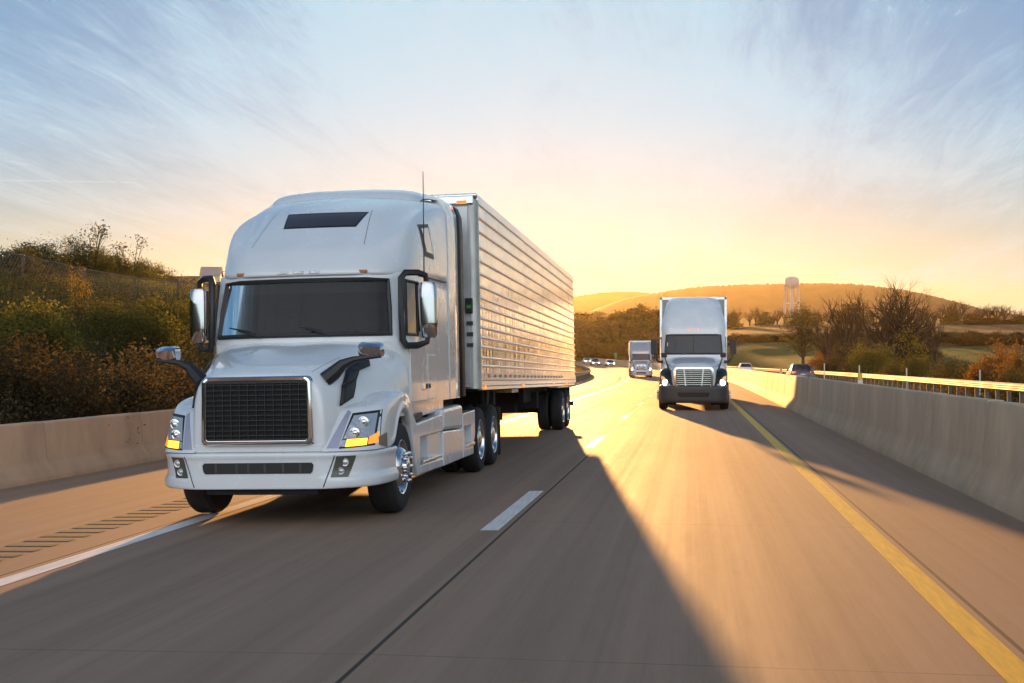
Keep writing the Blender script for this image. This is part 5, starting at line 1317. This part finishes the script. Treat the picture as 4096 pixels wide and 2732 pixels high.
# ------------------------------------------------------------------ cars
def car(name, loc, rz_, label, paint, face, suv=False, cat='car'):
    """nose towards -y in its own frame; face: 'front' shows lit headlights, 'rear' lit tail lamps"""
    T = thing(name, loc, label, cat, None, rz_)
    h = 1.72 if suv else 1.46; L = 4.7; zb = 1.02 if suv else .90
    # body: cross-sections along y
    S_ = [(0, .62, .30, .62), (.06, .78, .26, .70), (.35, .87, .24, .76), (1.25, .91, .24, zb-.04), (1.9, .92, .24, zb), (3.4, .92, .24, zb+.03), (4.2, .88, .26, zb+.04), (4.62, .80, .30, zb+.0), (4.7, .70, .36, zb-.10)]
    rows = []
    for y, w, z0, z1 in S_:
        zm = z0+(z1-z0)*.62
        half = [(0, z0), (w*.85, z0), (w, z0+.12), (w, zm), (w*.95, z1-.03), (w*.82, z1), (0, z1+.03)]
        rows.append([(x, y, z) for x, z in half])
    g = MB(); g.grid(rows); g.face(rows[0]); g.face(rows[-1][::-1]); g.build('body', paint, T, smooth=True, mirror=True, weld=True, angle=50)
    # cabin: glass band and roof
    yb, yf, yt0, yt1 = (4.35, 1.35, 2.1, 4.05) if suv else (4.15, 1.35, 2.2, 3.35)
    lo = [(0, yf-.02), (.6, yf+.03), (.80, yf+.25), (.83, 2.4), (.82, 3.3), (.76, yb-.18), (.55, yb), (0, yb+.03)]
    hi = [(0, yt0), (.45, yt0+.03), (.60, yt0+.15), (.62, 2.6), (.62, 3.0), (.58, yt1-.1), (.42, yt1), (0, yt1+.02)]
    g = MB(); g.grid([[(x, y, zb-.02) for x, y in lo], [(x, y, h-.07) for x, y in hi]]); g.build('windows', M_dglass, T, smooth=True, mirror=True, weld=True, angle=40)
    g = MB(); r2 = [(x*.86, yt0+.15+(y-yt0)*.85, h-.005) for x, y in hi]; g.grid([[(x*1.02, y, h-.10) for x, y in hi], [(x, y, h-.04) for x, y in hi], r2]); g.face([(0, p_[1], h) if p_[0] == 0 else p_ for p_ in r2]); g.build('roof', paint, T, smooth=True, mirror=True, weld=True, angle=60)
    for s in (1, -1):
        for (a, b) in ((lo[2], hi[2]), (lo[5], hi[5]), (lo[4], hi[4])):
            g = MB(); g.tube([(s*a[0], a[1], zb-.02), (s*(b[0]+.005), b[1], h-.08)], .035, 5); g.build('pillar', paint, T)
        for y in (.85, 3.75):
            g = MB(); g.lathe([(.14, 0), (.24, .0), (.315, -.02), (.325, -.06), (.325, -.18), (.3, -.21), (.1, -.21)], ax=0, n=24); g.v = [(v[0]*s, v[1], v[2]) for v in g.v]; w = g.build('wheel', M_rub, T, smooth=True); w.location = (s*.93, y, .325)
            g = MB(); g.lathe([(.22, -.005), (.20, .008), (.12, -.03), (.05, .0), (.001, .0)], ax=0, n=20); g.v = [(v[0]*s, v[1], v[2]) for v in g.v]; g.build('rim', M_satin, w, smooth=True)
        g = MB(); g.box(s*.93-.1, s*.93+.1, 1.75, 1.9, zb-.02, zb+.12); g.build('side_mirror', paint, T, bevel=.03)
        g = MB(); g.prism([(s*.45, .60), (s*.76, .62), (s*.78, .74), (s*.5, .71)], 1, .01 if True else 0, .30); hl = g.build('headlight', M_headlit if face == 'front' else M_lens, T, bevel=.01)
        g = MB(); g.prism([(s*.46, zb-.19), (s*.80, zb-.17), (s*.83, zb-.04), (s*.52, zb-.06)], 1, 4.35, 4.69); g.build('tail_light', M_redlit if face == 'rear' else M_red, T, bevel=.01)
    g = MB(); g.box(-.42, .42, -.02, .1, .36, .56); g.build('grille', M_dark, T, bevel=.02)
    g = MB(); g.box(-.16, .16, 4.68, 4.715, .60, .70); g.build('plate', mat('plate_white', (.6, .6, .58), .5), T)
    return T
M_cw = mat('white_car_paint', (.72, .72, .72), .2, coat=.8); M_cb = mat('dark_blue_car_paint', (.012, .012, .028), .25, coat=.5); M_cs = mat('silver_car_paint', (.55, .54, .52), .25, metal=.5, coat=.6)
def on_road(s, y, dz=0): q = rp(s, y); return (q[0], q[1], q[2]+dz), math.atan2(-(off(y+1)-off(y-1)), 2)
def away(s, y, label, paint, suv=False):
    (x, yy, z), a = on_road(s, y); t = car('car', (x, yy, z), a + math.pi, label, paint, 'rear', suv); return t
away(8.75, 103.5, 'dark blue sedan with red tail lights on the opposite road just past the median barrier', M_cb)
away(9.7, 163, 'small white sedan driving away on the opposite road, left of the dark blue one', M_cw)
def coming(s, y, label, paint, suv=False):
    (x, yy, z), a = on_road(s, y); return car('car', (x, yy, z), a, label, paint, 'front', suv)
coming(-.3, 268, 'white oncoming sedan alone on the far bend, left of the farthest truck', M_cw)
coming(-2.2, 280, 'pale oncoming pickup like car with bright headlights on the far bend, middle of the three', M_cs, True)
coming(.1, 312, 'white oncoming car partly hidden at the left of the far bend', M_cw)
